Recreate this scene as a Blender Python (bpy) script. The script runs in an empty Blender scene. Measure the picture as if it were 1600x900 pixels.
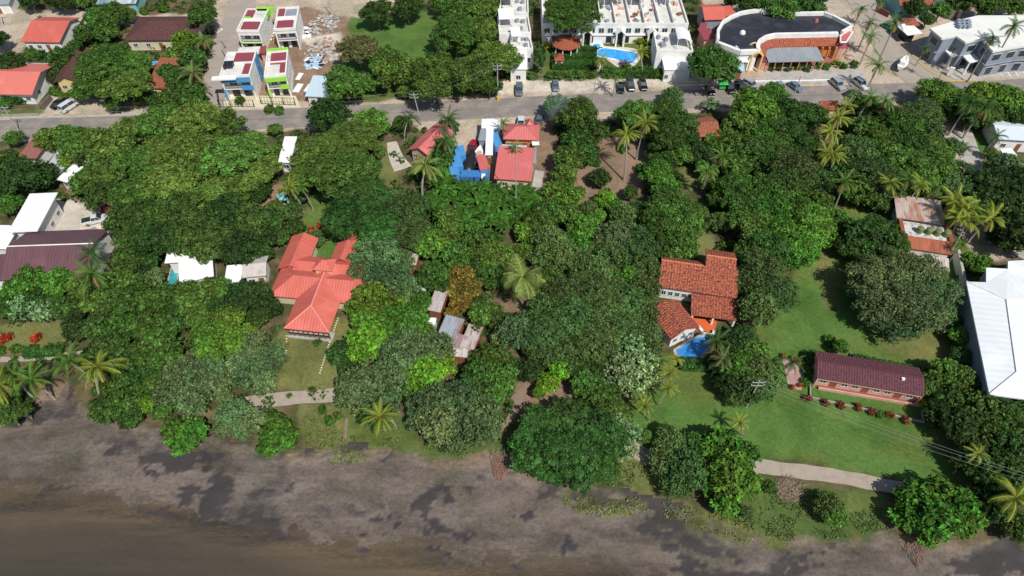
import bpy, bmesh, math, random
import numpy as np
from mathutils import Vector, noise
random.seed(7); np.random.seed(7)
# ------------------------------------------------------------------ camera, light, exposure
scn = bpy.context.scene
H, PITCH, FPX = 100.0, math.radians(50.0), 1081.0
cam = bpy.data.objects.new('camera', bpy.data.cameras.new('camera'))
scn.collection.objects.link(cam); scn.camera = cam
cam.location = (0, 0, H); cam.rotation_euler = (math.radians(90) - PITCH, 0, 0)
cam.data.sensor_width = 36; cam.data.lens = 36 * FPX / 1600; cam.data.clip_end = 3000; cam.data.clip_start = 1
SUN_EL, SUN_AZ = math.radians(53), math.radians(150)      # azimuth clockwise from +Y
world = bpy.data.worlds.new('World'); scn.world = world; world.use_nodes = True
nt = world.node_tree; sky = nt.nodes.new('ShaderNodeTexSky'); sky.sky_type = 'NISHITA'; sky.sun_disc = False
sky.sun_elevation = SUN_EL; sky.sun_rotation = SUN_AZ
bg = nt.nodes['Background']; bg.inputs[1].default_value = 0.08; nt.links.new(sky.outputs[0], bg.inputs[0])
sun = bpy.data.objects.new('sun', bpy.data.lights.new('sun', 'SUN')); scn.collection.objects.link(sun)
sun.data.energy = 4.0; sun.data.angle = math.radians(0.5); sun.data.color = (1, .965, .91)
sd = Vector((math.sin(SUN_AZ) * math.cos(SUN_EL), math.cos(SUN_AZ) * math.cos(SUN_EL), math.sin(SUN_EL)))
sun.rotation_euler = sd.to_track_quat('Z', 'Y').to_euler(); sun.location = sd * 300
scn.view_settings.view_transform = 'Standard'; scn.view_settings.look = 'None'
scn.view_settings.exposure = 0.2; scn.view_settings.gamma = 1
scn.render.engine = 'CYCLES'
col = scn.collection
CP, SP = math.cos(PITCH), math.sin(PITCH)

def P(px, py, h=0.0):
    """world point at height h that stands at this place in the photo (1600x900)"""
    a = (px - 800) / FPX; b = (py - 450) / FPX
    down = SP + b * CP; fwd = CP - b * SP
    t = (H - h) / down
    return Vector((a * t, fwd * t, h))
def PX(v):
    d = v[1] * CP + (H - v[2]) * SP; c = (H - v[2]) * CP - v[1] * SP
    return 800 + FPX * v[0] / d, 450 + FPX * c / d
def ppm(px, py, h=0):      # photo pixels per metre there
    b = (py - 450) / FPX
    return FPX * (SP + b * CP) / (H - h)

# ------------------------------------------------------------------ materials
MATS = {}
def newmat(name):
    m = bpy.data.materials.new(name); m.use_nodes = True
    n = m.node_tree; return m, n.nodes, n.links, n.nodes['Principled BSDF']
def N(nodes, t, **kw):
    n = nodes.new(t)
    for k, v in kw.items():
        if k.startswith('i_'):
            key = k[2:]; n.inputs[int(key) if key.isdigit() else key].default_value = v
        else: setattr(n, k, v)
    return n
def mixc(nodes, links, a, b, f, mode='MIX'):
    m = nodes.new('ShaderNodeMix'); m.data_type = 'RGBA'; m.blend_type = mode
    for s, v in ((0, f), (6, a), (7, b)):
        if hasattr(v, 'links'): links.new(v, m.inputs[s])
        elif s == 0: m.inputs[0].default_value = v
        else: m.inputs[s].default_value = (*v[:3], 1)
    return m.outputs[2]
def ramp(nodes, links, src, lo, hi):
    r = nodes.new('ShaderNodeMapRange'); r.inputs[1].default_value = lo; r.inputs[2].default_value = hi
    r.interpolation_type = 'SMOOTHSTEP'; links.new(src, r.inputs[0]); return r.outputs[0]
def paint(name, c, rough=.7, dirt=.25, scale=.6, metallic=0, dirtc=None):
    if name in MATS: return MATS[name]
    m, n, l, b = newmat(name)
    tc = N(n, 'ShaderNodeTexCoord')
    a = N(n, 'ShaderNodeTexNoise', i_Scale=scale, i_Detail=6.0, i_Roughness=.65); l.new(tc.outputs['Object'], a.inputs['Vector'])
    f = ramp(n, l, a.outputs['Fac'], .4, .7)
    d = dirtc or tuple(x * .55 + .02 for x in c)
    mm = N(n, 'ShaderNodeMath', operation='MULTIPLY'); l.new(f, mm.inputs[0]); mm.inputs[1].default_value = min(1, dirt * 2)
    l.new(mixc(n, l, c, d, mm.outputs[0]), b.inputs['Base Color'])
    b.inputs['Roughness'].default_value = rough; b.inputs['Metallic'].default_value = metallic
    MATS[name] = m; return m
def sheet_metal(name, c, dirt=.35, rust=None, period=.5, rough=.5, rustamt=.5, panel=0.0):
    if name in MATS: return MATS[name]
    m, n, l, b = newmat(name)
    uv = N(n, 'ShaderNodeTexCoord'); mp = N(n, 'ShaderNodeMapping'); l.new(uv.outputs['UV'], mp.inputs[0])
    w = N(n, 'ShaderNodeTexWave', i_Scale=.314 / period * 1.0, bands_direction='X'); l.new(mp.outputs[0], w.inputs[0])
    mp2 = N(n, 'ShaderNodeMapping'); mp2.inputs['Scale'].default_value = (1, .22, 1); l.new(uv.outputs['UV'], mp2.inputs[0])
    a = N(n, 'ShaderNodeTexNoise', i_Scale=1.1, i_Detail=7.0, i_Roughness=.7); l.new(mp2.outputs[0], a.inputs['Vector'])
    a2 = N(n, 'ShaderNodeTexNoise', i_Scale=.16, i_Detail=3.0); l.new(uv.outputs['UV'], a2.inputs['Vector'])
    c1 = mixc(n, l, c, tuple(x * (1 - .4 * min(1, dirt * 2.2)) for x in c), ramp(n, l, a.outputs['Fac'], .35, .8))
    c1 = mixc(n, l, c1, tuple(min(1, x * 1.18 + .02) for x in c), ramp(n, l, a2.outputs['Fac'], .5, .75))
    c1 = mixc(n, l, c1, tuple(x * .5 for x in c), N(n, 'ShaderNodeMath', operation='MULTIPLY', i_1=dirt * .5).outputs[0]) if 0 else c1
    wv = N(n, 'ShaderNodeMath', operation='MULTIPLY', i_1=dirt); l.new(w.outputs['Fac'], wv.inputs[0])
    c1 = mixc(n, l, c1, tuple(x * .7 for x in c), wv.outputs[0])
    if panel:   # differently aged sheets
        bk = N(n, 'ShaderNodeTexBrick', i_Scale=1.0, offset=.5); l.new(uv.outputs['UV'], bk.inputs[0])
        bk.inputs['Brick Width'].default_value = 1.0; bk.inputs['Row Height'].default_value = 2.6; bk.inputs['Mortar Size'].default_value = .02
        bk.inputs['Color1'].default_value = (0, 0, 0, 1); bk.inputs['Color2'].default_value = (1, 1, 1, 1); bk.inputs['Mortar'].default_value = (.5, .5, .5, 1)
        s = N(n, 'ShaderNodeMath', operation='MULTIPLY', i_1=panel); l.new(bk.outputs[0], s.inputs[0])
        c1 = mixc(n, l, c1, rust or tuple(x * .5 for x in c), s.outputs[0])
    if rust:
        a3 = N(n, 'ShaderNodeTexNoise', i_Scale=.5, i_Detail=8.0, i_Roughness=.75); l.new(mp2.outputs[0], a3.inputs['Vector'])
        c1 = mixc(n, l, c1, rust, ramp(n, l, a3.outputs['Fac'], .62 - rustamt * .3, .78 - rustamt * .3))
    l.new(c1, b.inputs['Base Color']); b.inputs['Roughness'].default_value = rough
    bp = N(n, 'ShaderNodeBump', i_Strength=.5, i_Distance=.05); l.new(w.outputs['Fac'], bp.inputs['Height']); l.new(bp.outputs[0], b.inputs['Normal'])
    MATS[name] = m; return m
def tiles(name, c1, c2, dark, bw=.42, rh=.5):
    if name in MATS: return MATS[name]
    m, n, l, b = newmat(name)
    uv = N(n, 'ShaderNodeTexCoord')
    bk = N(n, 'ShaderNodeTexBrick', i_Scale=1.0, offset=.5); l.new(uv.outputs['UV'], bk.inputs[0])
    bk.inputs['Brick Width'].default_value = bw; bk.inputs['Row Height'].default_value = rh; bk.inputs['Mortar Size'].default_value = .035
    bk.inputs['Color1'].default_value = (*c1, 1); bk.inputs['Color2'].default_value = (*c2, 1); bk.inputs['Mortar'].default_value = tuple(x * .75 for x in c2) + (1,); bk.inputs['Bias'].default_value = 0
    a = N(n, 'ShaderNodeTexNoise', i_Scale=2.6, i_Detail=4.0, i_Roughness=.8); l.new(uv.outputs['UV'], a.inputs['Vector'])
    a2 = N(n, 'ShaderNodeTexNoise', i_Scale=.25, i_Detail=3.0); l.new(uv.outputs['UV'], a2.inputs['Vector'])
    c = mixc(n, l, bk.outputs[0], dark, ramp(n, l, a.outputs['Fac'], .47, .58))
    c = mixc(n, l, c, tuple(x * .6 for x in c1), ramp(n, l, a2.outputs['Fac'], .5, .75))
    l.new(c, b.inputs['Base Color']); b.inputs['Roughness'].default_value = .85
    w = N(n, 'ShaderNodeTexWave', i_Scale=.314 / bw, bands_direction='X'); l.new(uv.outputs['UV'], w.inputs[0])
    bp = N(n, 'ShaderNodeBump', i_Strength=.9, i_Distance=.08); l.new(w.outputs['Fac'], bp.inputs['Height']); l.new(bp.outputs[0], b.inputs['Normal'])
    MATS[name] = m; return m
def gloss(name, c, rough=.15, metallic=0.0):
    if name in MATS: return MATS[name]
    m, n, l, b = newmat(name)
    tc = N(n, 'ShaderNodeTexCoord'); a = N(n, 'ShaderNodeTexNoise', i_Scale=2.5, i_Detail=4.0); l.new(tc.outputs['Object'], a.inputs['Vector'])
    l.new(mixc(n, l, c, tuple(x * .8 for x in c), a.outputs['Fac']), b.inputs['Base Color'])
    b.inputs['Roughness'].default_value = rough; b.inputs['Metallic'].default_value = metallic
    MATS[name] = m; return m
def foliage(name, trans=.2, rough=.6, hue=.022):
    m, n, l, b = newmat(name)
    oi = N(n, 'ShaderNodeObjectInfo'); at = N(n, 'ShaderNodeAttribute', attribute_name='rnd')
    geo = N(n, 'ShaderNodeTexCoord')
    a = N(n, 'ShaderNodeTexNoise', i_Scale=.45, i_Detail=4.0, i_Roughness=.6); l.new(geo.outputs['Object'], a.inputs['Vector'])
    hs = N(n, 'ShaderNodeHueSaturation')
    r1 = N(n, 'ShaderNodeMapRange', i_3=.5 - hue, i_4=.5 + hue); l.new(at.outputs['Fac'], r1.inputs[0]); l.new(r1.outputs[0], hs.inputs['Hue'])
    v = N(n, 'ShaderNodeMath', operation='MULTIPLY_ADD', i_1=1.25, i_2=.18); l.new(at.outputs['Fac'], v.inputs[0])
    v2 = N(n, 'ShaderNodeMath', operation='MULTIPLY_ADD', i_1=2.2, i_2=-.08); l.new(a.outputs['Fac'], v2.inputs[0])
    v3 = N(n, 'ShaderNodeMath', operation='MULTIPLY'); l.new(v.outputs[0], v3.inputs[0]); l.new(v2.outputs[0], v3.inputs[1])
    v4 = N(n, 'ShaderNodeMath', operation='MULTIPLY', i_1=1.4); l.new(v3.outputs[0], v4.inputs[0])
    l.new(v4.outputs[0], hs.inputs['Value']); l.new(oi.outputs['Color'], hs.inputs['Color'])
    l.new(hs.outputs[0], b.inputs['Base Color']); b.inputs['Roughness'].default_value = rough; b.inputs['Specular IOR Level'].default_value = .14
    if trans:
        t = N(n, 'ShaderNodeBsdfTranslucent'); l.new(mixc(n, l, hs.outputs[0], (.9, 1.4, .4), 1.0, 'MULTIPLY'), t.inputs[0])
        ms = N(n, 'ShaderNodeMixShader', i_0=trans); l.new(b.outputs[0], ms.inputs[1]); l.new(t.outputs[0], ms.inputs[2])
        l.new(ms.outputs[0], n['Material Output'].inputs[0])
    MATS[name] = m; return m

WHITE = paint('white_plaster', (.78, .77, .73), dirt=.2)
CREAM = paint('cream_plaster', (.62, .55, .38), dirt=.2)
YELLOWP = paint('yellow_plaster', (.62, .48, .2))
PINKP = paint('pink_plaster', (.62, .36, .27)); ORANGEP = paint('orange_plaster', (.6, .22, .05))
GREYP = paint('grey_blue_plaster', (.25, .28, .34)); CONC = paint('concrete', (.42, .39, .35), rough=.9, dirt=.35)
LIME = paint('lime_paint', (.3, .65, .06), dirt=.1); BLUEP = paint('blue_paint', (.07, .28, .55), dirt=.1); TEALP = paint('teal_paint', (.2, .45, .42))
WROOF = sheet_metal('white_metal_roof', (.8, .81, .78), dirt=.12, period=.6)
WFLAT = paint('white_flat_roof', (.66, .64, .58), dirt=.35, scale=.35)
SALMON = sheet_metal('salmon_metal_roof', (.57, .13, .092), dirt=.25, period=.55)
PINKR = sheet_metal('pink_metal_roof', (.55, .14, .13), dirt=.18, period=.55)
TERRA = tiles('terracotta_tiles', (.52, .135, .055), (.34, .085, .045), (.06, .022, .018), .5, .55)
BROWNT = tiles('brown_tiles', (.15, .055, .045), (.11, .04, .035), (.04, .02, .018))
MAROON = tiles('maroon_tiles', (.16, .045, .055), (.12, .035, .045), (.05, .022, .028))
PURPLE = sheet_metal('purple_brown_roof', (.14, .065, .075), dirt=.35, period=.6)
GREYR = sheet_metal('grey_metal_roof', (.3, .33, .35), dirt=.3, period=.8, panel=.25)
BLUER = sheet_metal('blue_metal_roof', (.05, .2, .55), dirt=.2)
RUST = sheet_metal('rusty_roof', (.42, .38, .36), rust=(.2, .06, .04), rustamt=.75, panel=.5)
RUST2 = sheet_metal('patchy_rusty_roof', (.5, .42, .36), rust=(.32, .11, .06), rustamt=.5, panel=.45)
RUSTO = sheet_metal('orange_rust_roof', (.4, .12, .05), rust=(.25, .07, .04), rustamt=.6)
BLACKR = paint('black_roof_membrane', (.018, .02, .028), dirt=.5, dirtc=(.05, .05, .06), rough=.6, scale=.3)
REDP = paint('red_roof_paint', (.26, .05, .065), dirt=.15); DARK = paint('opening_shade_and_black', (.02, .02, .02)); ORTILE = paint('orange_floor_tiles', (.6, .12, .03), dirt=.1)
STEEL = gloss('dark_steel', (.05, .05, .06), .4, .6); GLASS = gloss('window_glass', (.03, .05, .06), .08); WOOD = paint('brown_wood', (.25, .09, .04))
BARK = paint('bark', (.2, .16, .12), rough=.95, dirt=.4, scale=2); PBARK = paint('palm_bark', (.32, .28, .23), rough=.95, dirt=.3, scale=3)
POLE = paint('pole_concrete', (.4, .38, .35)); YELP = paint('yellow_paint', (.7, .45, .03))
LEAF = foliage('leaves'); LEAFP = foliage('palm_leaves', .3, .4, .02)

# ------------------------------------------------------------------ mesh helpers
class MB:
    def __init__(s, axis=(1, 0)): s.v = []; s.f = []; s.m = []; s.axis = axis
    def add(s, vs, fs, mi=0):
        o = len(s.v); s.v += [tuple(x) for x in vs]
        for f in fs: s.f.append([i + o for i in f]); s.m.append(mi)
        return s
    def prism(s, poly, z0, z1, mi=0):
        n = len(poly)
        zs0 = z0 if hasattr(z0, '__len__') else [z0] * n; zs1 = z1 if hasattr(z1, '__len__') else [z1] * n
        vs = [(p[0], p[1], zs0[i]) for i, p in enumerate(poly)] + [(p[0], p[1], zs1[i]) for i, p in enumerate(poly)]
        fs = [list(range(n))[::-1], list(range(n, 2 * n))] + [[i, (i + 1) % n, n + (i + 1) % n, n + i] for i in range(n)]
        return s.add(vs, fs, mi)
    def box(s, c, d, rz=0, mi=0):
        cx, cy, cz = c; x, y, z = d[0] / 2, d[1] / 2, d[2] / 2; ca, sa = math.cos(rz), math.sin(rz)
        poly = [(cx + a * ca - b * sa, cy + a * sa + b * ca) for a, b in ((-x, -y), (x, -y), (x, y), (-x, y))]
        return s.prism(poly, cz - z, cz + z, mi)
    def shell(s, vs, fs, t=.14, mi=0):
        n = len(vs); cnt = {}
        for f in fs:
            for i in range(len(f)): e = (f[i], f[(i + 1) % len(f)]); cnt[e] = 1
        out = [list(f) for f in fs] + [[i + n for i in f][::-1] for f in fs]
        for (a, b) in cnt:
            if (b, a) not in cnt: out.append([b, a, a + n, b + n])
        return s.add(list(vs) + [(v[0], v[1], v[2] - t) for v in vs], out, mi)
    def tube(s, pts, rads, seg=6, mi=0, cap=True):
        vs = []; k = len(pts)
        for i, p in enumerate(pts):
            p = Vector(p); d = (Vector(pts[min(i + 1, k - 1)]) - Vector(pts[max(i - 1, 0)])).normalized()
            a = d.cross(Vector((0, 0, 1)));
            if a.length < .05: a = d.cross(Vector((1, 0, 0)))
            a.normalize(); b = d.cross(a)
            r = rads[i] if hasattr(rads, '__len__') else rads
            for j in range(seg):
                t = 2 * math.pi * j / seg; vs.append(p + a * math.cos(t) * r + b * math.sin(t) * r)
        fs = [[i * seg + j, i * seg + (j + 1) % seg, (i + 1) * seg + (j + 1) % seg, (i + 1) * seg + j] for i in range(k - 1) for j in range(seg)]
        if cap: fs += [list(range(seg))[::-1], list(range((k - 1) * seg, k * seg))]
        return s.add(vs, fs, mi)
    def build(s, name, mats, parent=None, smooth=False):
        if not isinstance(mats, (list, tuple)): mats = [mats]
        loc = parent_loc(parent)
        me = bpy.data.meshes.new(name)
        me.from_pydata([(v[0] - loc[0], v[1] - loc[1], v[2] - loc[2]) for v in s.v], [], s.f)
        for m in mats: me.materials.append(m)
        me.polygons.foreach_set('material_index', s.m)
        bm = bmesh.new(); bm.from_mesh(me); bmesh.ops.recalc_face_normals(bm, faces=bm.faces)
        uvl = bm.loops.layers.uv.new('UVMap'); ax = Vector((s.axis[0], s.axis[1], 0)).normalized()
        for f in bm.faces:
            n = f.normal; t = Vector((0, 0, 1)).cross(n)
            if t.length < .12: t = ax
            t.normalize(); b = n.cross(t)
            for lp in f.loops: lp[uvl].uv = (lp.vert.co.dot(t), lp.vert.co.dot(b))
            f.smooth = smooth
        bm.to_mesh(me); bm.free()
        o = bpy.data.objects.new(name, me); col.objects.link(o)
        if parent: o.parent = parent
        return o
def parent_loc(p):
    l = Vector((0, 0, 0))
    while p: l += p.location; p = p.parent
    return l
def tag(o, label=None, cat=None, group=None, kind=None):
    if label: o['label'] = label
    if cat: o['category'] = cat
    if group: o['group'] = group
    if kind: o['kind'] = kind
    return o
def thing(name, label, cat, loc=(0, 0, 0), rz=0, group=None):
    o = bpy.data.objects.new(name, None); col.objects.link(o); o.location = loc; o.rotation_euler = (0, 0, rz)
    o.empty_display_size = .5
    return tag(o, label, cat, group)
def link(name, me, parent=None):
    o = bpy.data.objects.new(name, me); col.objects.link(o); o.parent = parent; return o
def copy_tree(o, parent=None):
    c = o.copy(); col.objects.link(c); c.parent = parent
    for ch in [x for x in KIDS.get(o.name, [])]: copy_tree(ch, c)
    return c
KIDS = {}
def kids(root, objs):
    KIDS[root.name] = objs
# ------------------------------------------------------------------ zones of the ground (places in the photo)
ROAD = [(-140,212),(0,203),(100,199),(200,194),(300,190),(400,187),(520,181),(640,176),(760,170),(900,162),(1050,156),(1200,151),(1330,147),(1450,143),(1560,140),(1720,128)]
def interp_world(pl, h=0):
    w = [P(x, y, h) for x, y in pl]; return np.array([p.x for p in w]), np.array([p.y for p in w])
WL = -1.6
SHORE = [(-300,690),(0,655),(60,630),(100,602),(122,632),(160,655),(240,660),(330,682),(400,702),(480,706),(560,697),(640,706),(700,715),(780,708),(830,742),(880,752),(960,768),(1030,785),(1100,802),(1180,832),(1240,848),(1300,845),(1380,836),(1450,850),(1530,842),(1600,862),(1900,900)]
WATER = [(-300,745),(0,768),(120,778),(250,795),(380,820),(500,845),(620,862),(720,878),(900,893),(1100,915),(1600,985),(2000,1040)]
sx, sy = interp_world(SHORE); wx, wy = interp_world(WATER, WL)
LAWN, YLAWN, DGRASS, TAN, BROWN, GRAVEL, PATHC = 1, 2, 3, 4, 5, 6, 7
ZONES = [
 (LAWN, [(985,560),(1130,560),(1180,500),(1260,400),(1275,350),(1310,305),(1390,305),(1400,400),(1490,400),(1510,560),(1530,700),(1500,765),(1420,750),(1300,730),(1200,720),(1000,700),(975,640)]),
 (YLAWN, [(1390,500),(1490,490),(1500,560),(1440,565),(1380,545)]),
 (YLAWN, [(1270,395),(1300,390),(1320,470),(1290,480)]),
 (YLAWN, [(1075,365),(1110,360),(1125,400),(1080,400)]), (YLAWN, [(1060,250),(1095,245),(1110,290),(1070,300)]),
 (YLAWN, [(435,515),(560,490),(560,540),(520,613),(405,612)]),
 (YLAWN, [(470,630),(545,636),(560,700),(470,700)]), (DGRASS, [(540,640),(640,650),(660,690),(790,690),(800,712),(700,716),(640,706),(540,694)]),
 (LAWN, [(480,300),(525,300),(520,370),(570,380),(560,410),(450,425),(470,370)]),
 (YLAWN, [(580,222),(604,226),(625,280),(612,300),(590,270)]),
 (LAWN, [(540,30),(600,25),(690,15),(770,20),(780,70),(740,150),(560,165),(540,110)]),
 (DGRASS, [(540,150),(780,146),(785,156),(620,166),(540,172)]),
 (LAWN, [(-60,176),(70,170),(76,178),(60,184),(-60,184)]), (LAWN, [(-60,189),(60,187),(60,194),(-60,196)]),
 (LAWN, [(1500,198),(1545,196),(1548,245),(1520,250)]), (LAWN, [(1490,380),(1530,370),(1530,420),(1490,420)]),
 (YLAWN, [(0,505),(100,500),(110,545),(0,555)]),
 (YLAWN, [(940,690),(1030,700),(1060,770),(960,765)]), (DGRASS, [(1190,745),(1390,775),(1400,832),(1240,845),(1120,815),(1150,760)]),
 (YLAWN, [(1030,780),(1120,800),(1230,840),(1240,856),(1150,850),(1040,815)]),
 (YLAWN, [(880,755),(940,775),(1000,778),(1020,800),(930,806),(880,785)]),
 (YLAWN, [(490,706),(560,700),(575,715),(520,725)]),
 (BROWN, [(890,215),(1000,212),(1030,235),(1000,290),(985,320),(900,325),(885,270)]),
 (BROWN, [(800,590),(830,580),(900,600),(960,640),(940,660),(800,650)]), (BROWN, [(780,470),(830,460),(830,500),(790,490)]),
 (BROWN, [(280,240),(450,290),(450,320),(380,340)]), (BROWN, [(60,600),(100,600),(120,640),(60,640)]),
 (TAN, [(-80,184),(60,180),(235,176),(240,190),(-80,200)]), (TAN, [(75,150),(235,158),(235,188),(60,190)]),
 (TAN, [(-60,10),(130,15),(230,22),(330,20),(340,0),(385,-20),(640,-20),(620,20),(545,28),(480,40),(150,40),(60,30),(35,85),(-60,100)]),
 (TAN, [(330,20),(352,-15),(392,-15),(380,60),(352,165),(312,172),(322,100),(336,60)]),
 (BROWN, [(400,40),(480,10),(545,30),(545,95),(520,160),(470,178),(395,178),(390,90)]),
 (GRAVEL, [(470,60),(530,50),(535,95),(500,100)]), (TAN, [(340,165),(480,160),(560,165),(500,182),(340,186)]),
 (GRAVEL, [(778,126),(1100,120),(1160,110),(1350,104),(1352,150),(780,162)]),
 (TAN, [(1100,-20),(1600,-20),(1720,110),(1720,140),(1350,146),(1080,150)]),
 (TAN, [(600,190),(760,183),(1050,168),(1050,176),(930,190),(700,200),(620,205)]),
 (BROWN, [(700,200),(860,190),(880,260),(850,310),(690,290)]),
 (TAN, [(700,195),(760,195),(765,240),(700,240)]),
 (DGRASS, [(848,60),(1030,55),(1060,105),(1040,125),(845,122)]), (TAN, [(1340,0),(1400,0),(1430,120),(1360,110)]),
 (TAN, [(1460,180),(1510,190),(1530,270),(1500,290),(1470,220)]), (TAN, [(1480,330),(1560,340),(1600,400),(1520,410)]),
 (GRAVEL, [(80,310),(190,320),(190,380),(70,385)]),
 (TAN, [(x, y + 11) for x, y in ROAD] + [(x, y + 19) for x, y in ROAD[::-1]]), (TAN, [(x, y - 10) for x, y in ROAD] + [(x, y - 21) for x, y in ROAD[::-1]]),
 (LAWN, [(1340,25),(1375,60),(1420,115),(1400,118),(1345,50)]),
]
def inpoly(X, Y, poly):
    w = [P(x, y) for x, y in poly]; r = np.zeros(X.shape, bool); j = len(w) - 1
    for i in range(len(w)):
        a, b = w[i], w[j]
        c = ((a.y > Y) != (b.y > Y)); d = (b.y - a.y) if abs(b.y - a.y) > 1e-9 else 1e-9
        r ^= c & (X < (b.x - a.x) * (Y - a.y) / d + a.x); j = i
    return r
def zone_at(X, Y):
    z = np.zeros(X.shape, int)
    for k, poly in ZONES: z[inpoly(X, Y, poly)] = k
    return z
def beach_t(X, Y):
    s = np.interp(X, sx, sy); w = np.interp(X, wx, wy); return (s - Y) / (s - w)
def beach_mat(m):
    s = m.copy(); s.name = 'beach_sand'; n = s.node_tree.nodes; l = s.node_tree.links; b = n['Principled BSDF']; src = next(x for x in n if x.label == 'base').outputs[2]
    tc = N(n, 'ShaderNodeTexCoord'); c = src
    for sc, lo, hi, k, rot in (((.05, .22, 1), .4, .66, (.66, .64, .67), .1), ((.5, 1.5, 1), .45, .7, (.78, .77, .78), .2), ((2.2, 5, 1), .5, .72, (1.3, 1.27, 1.2), .1)):
        mp = N(n, 'ShaderNodeMapping'); mp.inputs['Scale'].default_value = sc; mp.inputs['Rotation'].default_value = (0, 0, rot); l.new(tc.outputs['Object'], mp.inputs[0])
        a = N(n, 'ShaderNodeTexNoise', i_Scale=1.0, i_Detail=8.0, i_Roughness=.7, i_Distortion=.6); l.new(mp.outputs[0], a.inputs['Vector']); c = mixc(n, l, c, k, ramp(n, l, a.outputs['Fac'], lo, hi), 'MULTIPLY')
    mp = N(n, 'ShaderNodeMapping'); mp.inputs['Scale'].default_value = (.45, 1.1, 1); l.new(tc.outputs['Object'], mp.inputs[0]); a = N(n, 'ShaderNodeTexNoise', i_Scale=1.0, i_Detail=9.0, i_Roughness=.72, i_Distortion=1.2); l.new(mp.outputs[0], a.inputs['Vector'])
    at = N(n, 'ShaderNodeAttribute', attribute_name='wet'); ad = N(n, 'ShaderNodeMath', operation='MULTIPLY_ADD', i_1=1.1); l.new(a.outputs['Fac'], ad.inputs[0]); l.new(at.outputs['Fac'], ad.inputs[2])
    w = N(n, 'ShaderNodeMath', operation='MULTIPLY', i_1=.85); l.new(ramp(n, l, ad.outputs[0], .62, 1.42), w.inputs[0]); c = mixc(n, l, c, (.036, .032, .035), w.outputs[0])
    rg = N(n, 'ShaderNodeMapRange', i_3=.95, i_4=.55); l.new(w.outputs[0], rg.inputs[0]); l.new(rg.outputs[0], b.inputs['Roughness'])
    l.new(c, b.inputs['Base Color']); return s
def build_ground():
    st = .55; xs = np.arange(-190, 190, st); ys = np.arange(14, 262, st); nx, ny = len(xs), len(ys)
    X, Y = np.meshgrid(xs, ys); nz = np.empty((ny, nx, 3)); nf = np.empty((ny, nx, 2))
    for j in range(ny):
        for i in range(nx):
            x, y = xs[i], ys[j]
            nz[j, i] = noise.turbulence_vector((x * .22, y * .22, 0), 3, False)
            nf[j, i] = (noise.fractal((x * .045, y * .1, 3), .8, 2, 5), noise.fractal((x * .3, y * .5, 9), .6, 2, 4))
    Xj = X + nz[..., 0] * 1.3; Yj = Y + nz[..., 1] * 1.3
    t = beach_t(Xj, Yj); z = zone_at(Xj, Yj)
    beach = t > 0
    z[beach & (z != YLAWN)] = 0
    C = {0: (.05, .055, .022), LAWN: (.066, .128, .028), YLAWN: (.125, .13, .045), DGRASS: (.06, .095, .026), TAN: (.36, .295, .235), BROWN: (.2, .135, .095), GRAVEL: (.46, .405, .35)}
    c = np.zeros((ny, nx, 3))
    for k, v in C.items(): c[z == k] = v
    n0 = nf[..., 0]; n1 = nf[..., 1]
    u = z == 0; m = np.clip(n1 * 1.6 + .3, 0, 1)[..., None]
    c = np.where((u & ~beach)[..., None], c * (1 - m) + np.array((.14, .1, .06)) * m, c)
    ym = np.clip(n0 * 1.5 + n1 * .5 + .3, 0, 1)[..., None] * .75        # dry patches in the lawns
    c = np.where(np.isin(z, (LAWN, DGRASS))[..., None], c * (1 - ym) + np.array((.105, .125, .034)) * ym, c)
    sand = np.array((.128, .105, .088)); dark = np.array((.038, .035, .04)); brown = np.array((.12, .09, .06))
    wet = np.clip(n0 * 1.9 - .18 + .5 * n1 + .55 * np.clip(t - .72, 0, 1) * 4 - .9 * np.clip(1 - t * 4, -1, 0) * 0, 0, 1)
    # dark wet seeps where streams cross the sand
    for (px, py, rx, ry, s) in [(300,715,70,18,1.0),(310,775,60,28,1.4),(200,690,45,12,.8),(690,775,38,16,1.2),(660,800,22,16,1),(640,850,75,14,1.5),(580,820,20,10,1.3),(835,780,26,12,1.1),(860,760,30,12,.9),(1050,800,30,40,1.4),(1090,860,70,25,1.3),(1000,830,60,12,.8),(830,860,22,18,1.3),(1560,880,90,22,1.2),(60,645,60,16,1.1),(1260,870,14,18,1.2),(20,778,60,12,1.0),(600,715,80,10,.6),(940,750,14,14,1.0)]:
        q = P(px, py, -.8); sc = ppm(px, py)
        d = ((Xj - q.x + n0 * 9 + n1 * 3) / (rx / sc)) ** 2 + ((Yj - q.y + nf[..., 1] * 3 + n0 * 4) / (ry / sc * 1.35)) ** 2
        wet = np.maximum(wet, np.clip(s * (1.15 - d) + n1 * .8 + n0 * .8, 0, 1))
    w = wet[..., None]; bm_ = np.clip((t - .8) * 5, 0, 1)[..., None]
    sc_ = sand * (1 - bm_ * .5) + brown * bm_ * .5
    sc_ = sc_ * (1 + .1 * n1[..., None] + .25 * n0[..., None])
    tw = np.array((.2, .14, .09)); e = (np.clip(1 - t * 9, 0, 1) * np.clip(n1 * 2 + .6, 0, 1))[..., None]
    sc_ = sc_ * (1 - e) + tw * e
    c = np.where((beach & (z == 0))[..., None], sc_, c)
    vm = np.clip(n1 * 2 + .5, 0, 1)[..., None]; c = np.where((beach & (z == YLAWN))[..., None], sc_ * (1 - vm) + np.array((.1, .115, .03)) * vm, c)
    # soft blend
    k = c.copy(); k[1:-1, 1:-1] = (c[1:-1, 1:-1] * 2 + c[:-2, 1:-1] + c[2:, 1:-1] + c[1:-1, :-2] + c[1:-1, 2:]) / 6; c = k
    tt = np.clip(t, 0, 3); Z = -.7 * np.clip(tt / .1, 0, 1) - (-WL - .7) * tt + np.where(t > 0, n0 * .2 + n1 * .13, 0)
    Z = np.where(t > 0, Z, n1 * .03)
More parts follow.
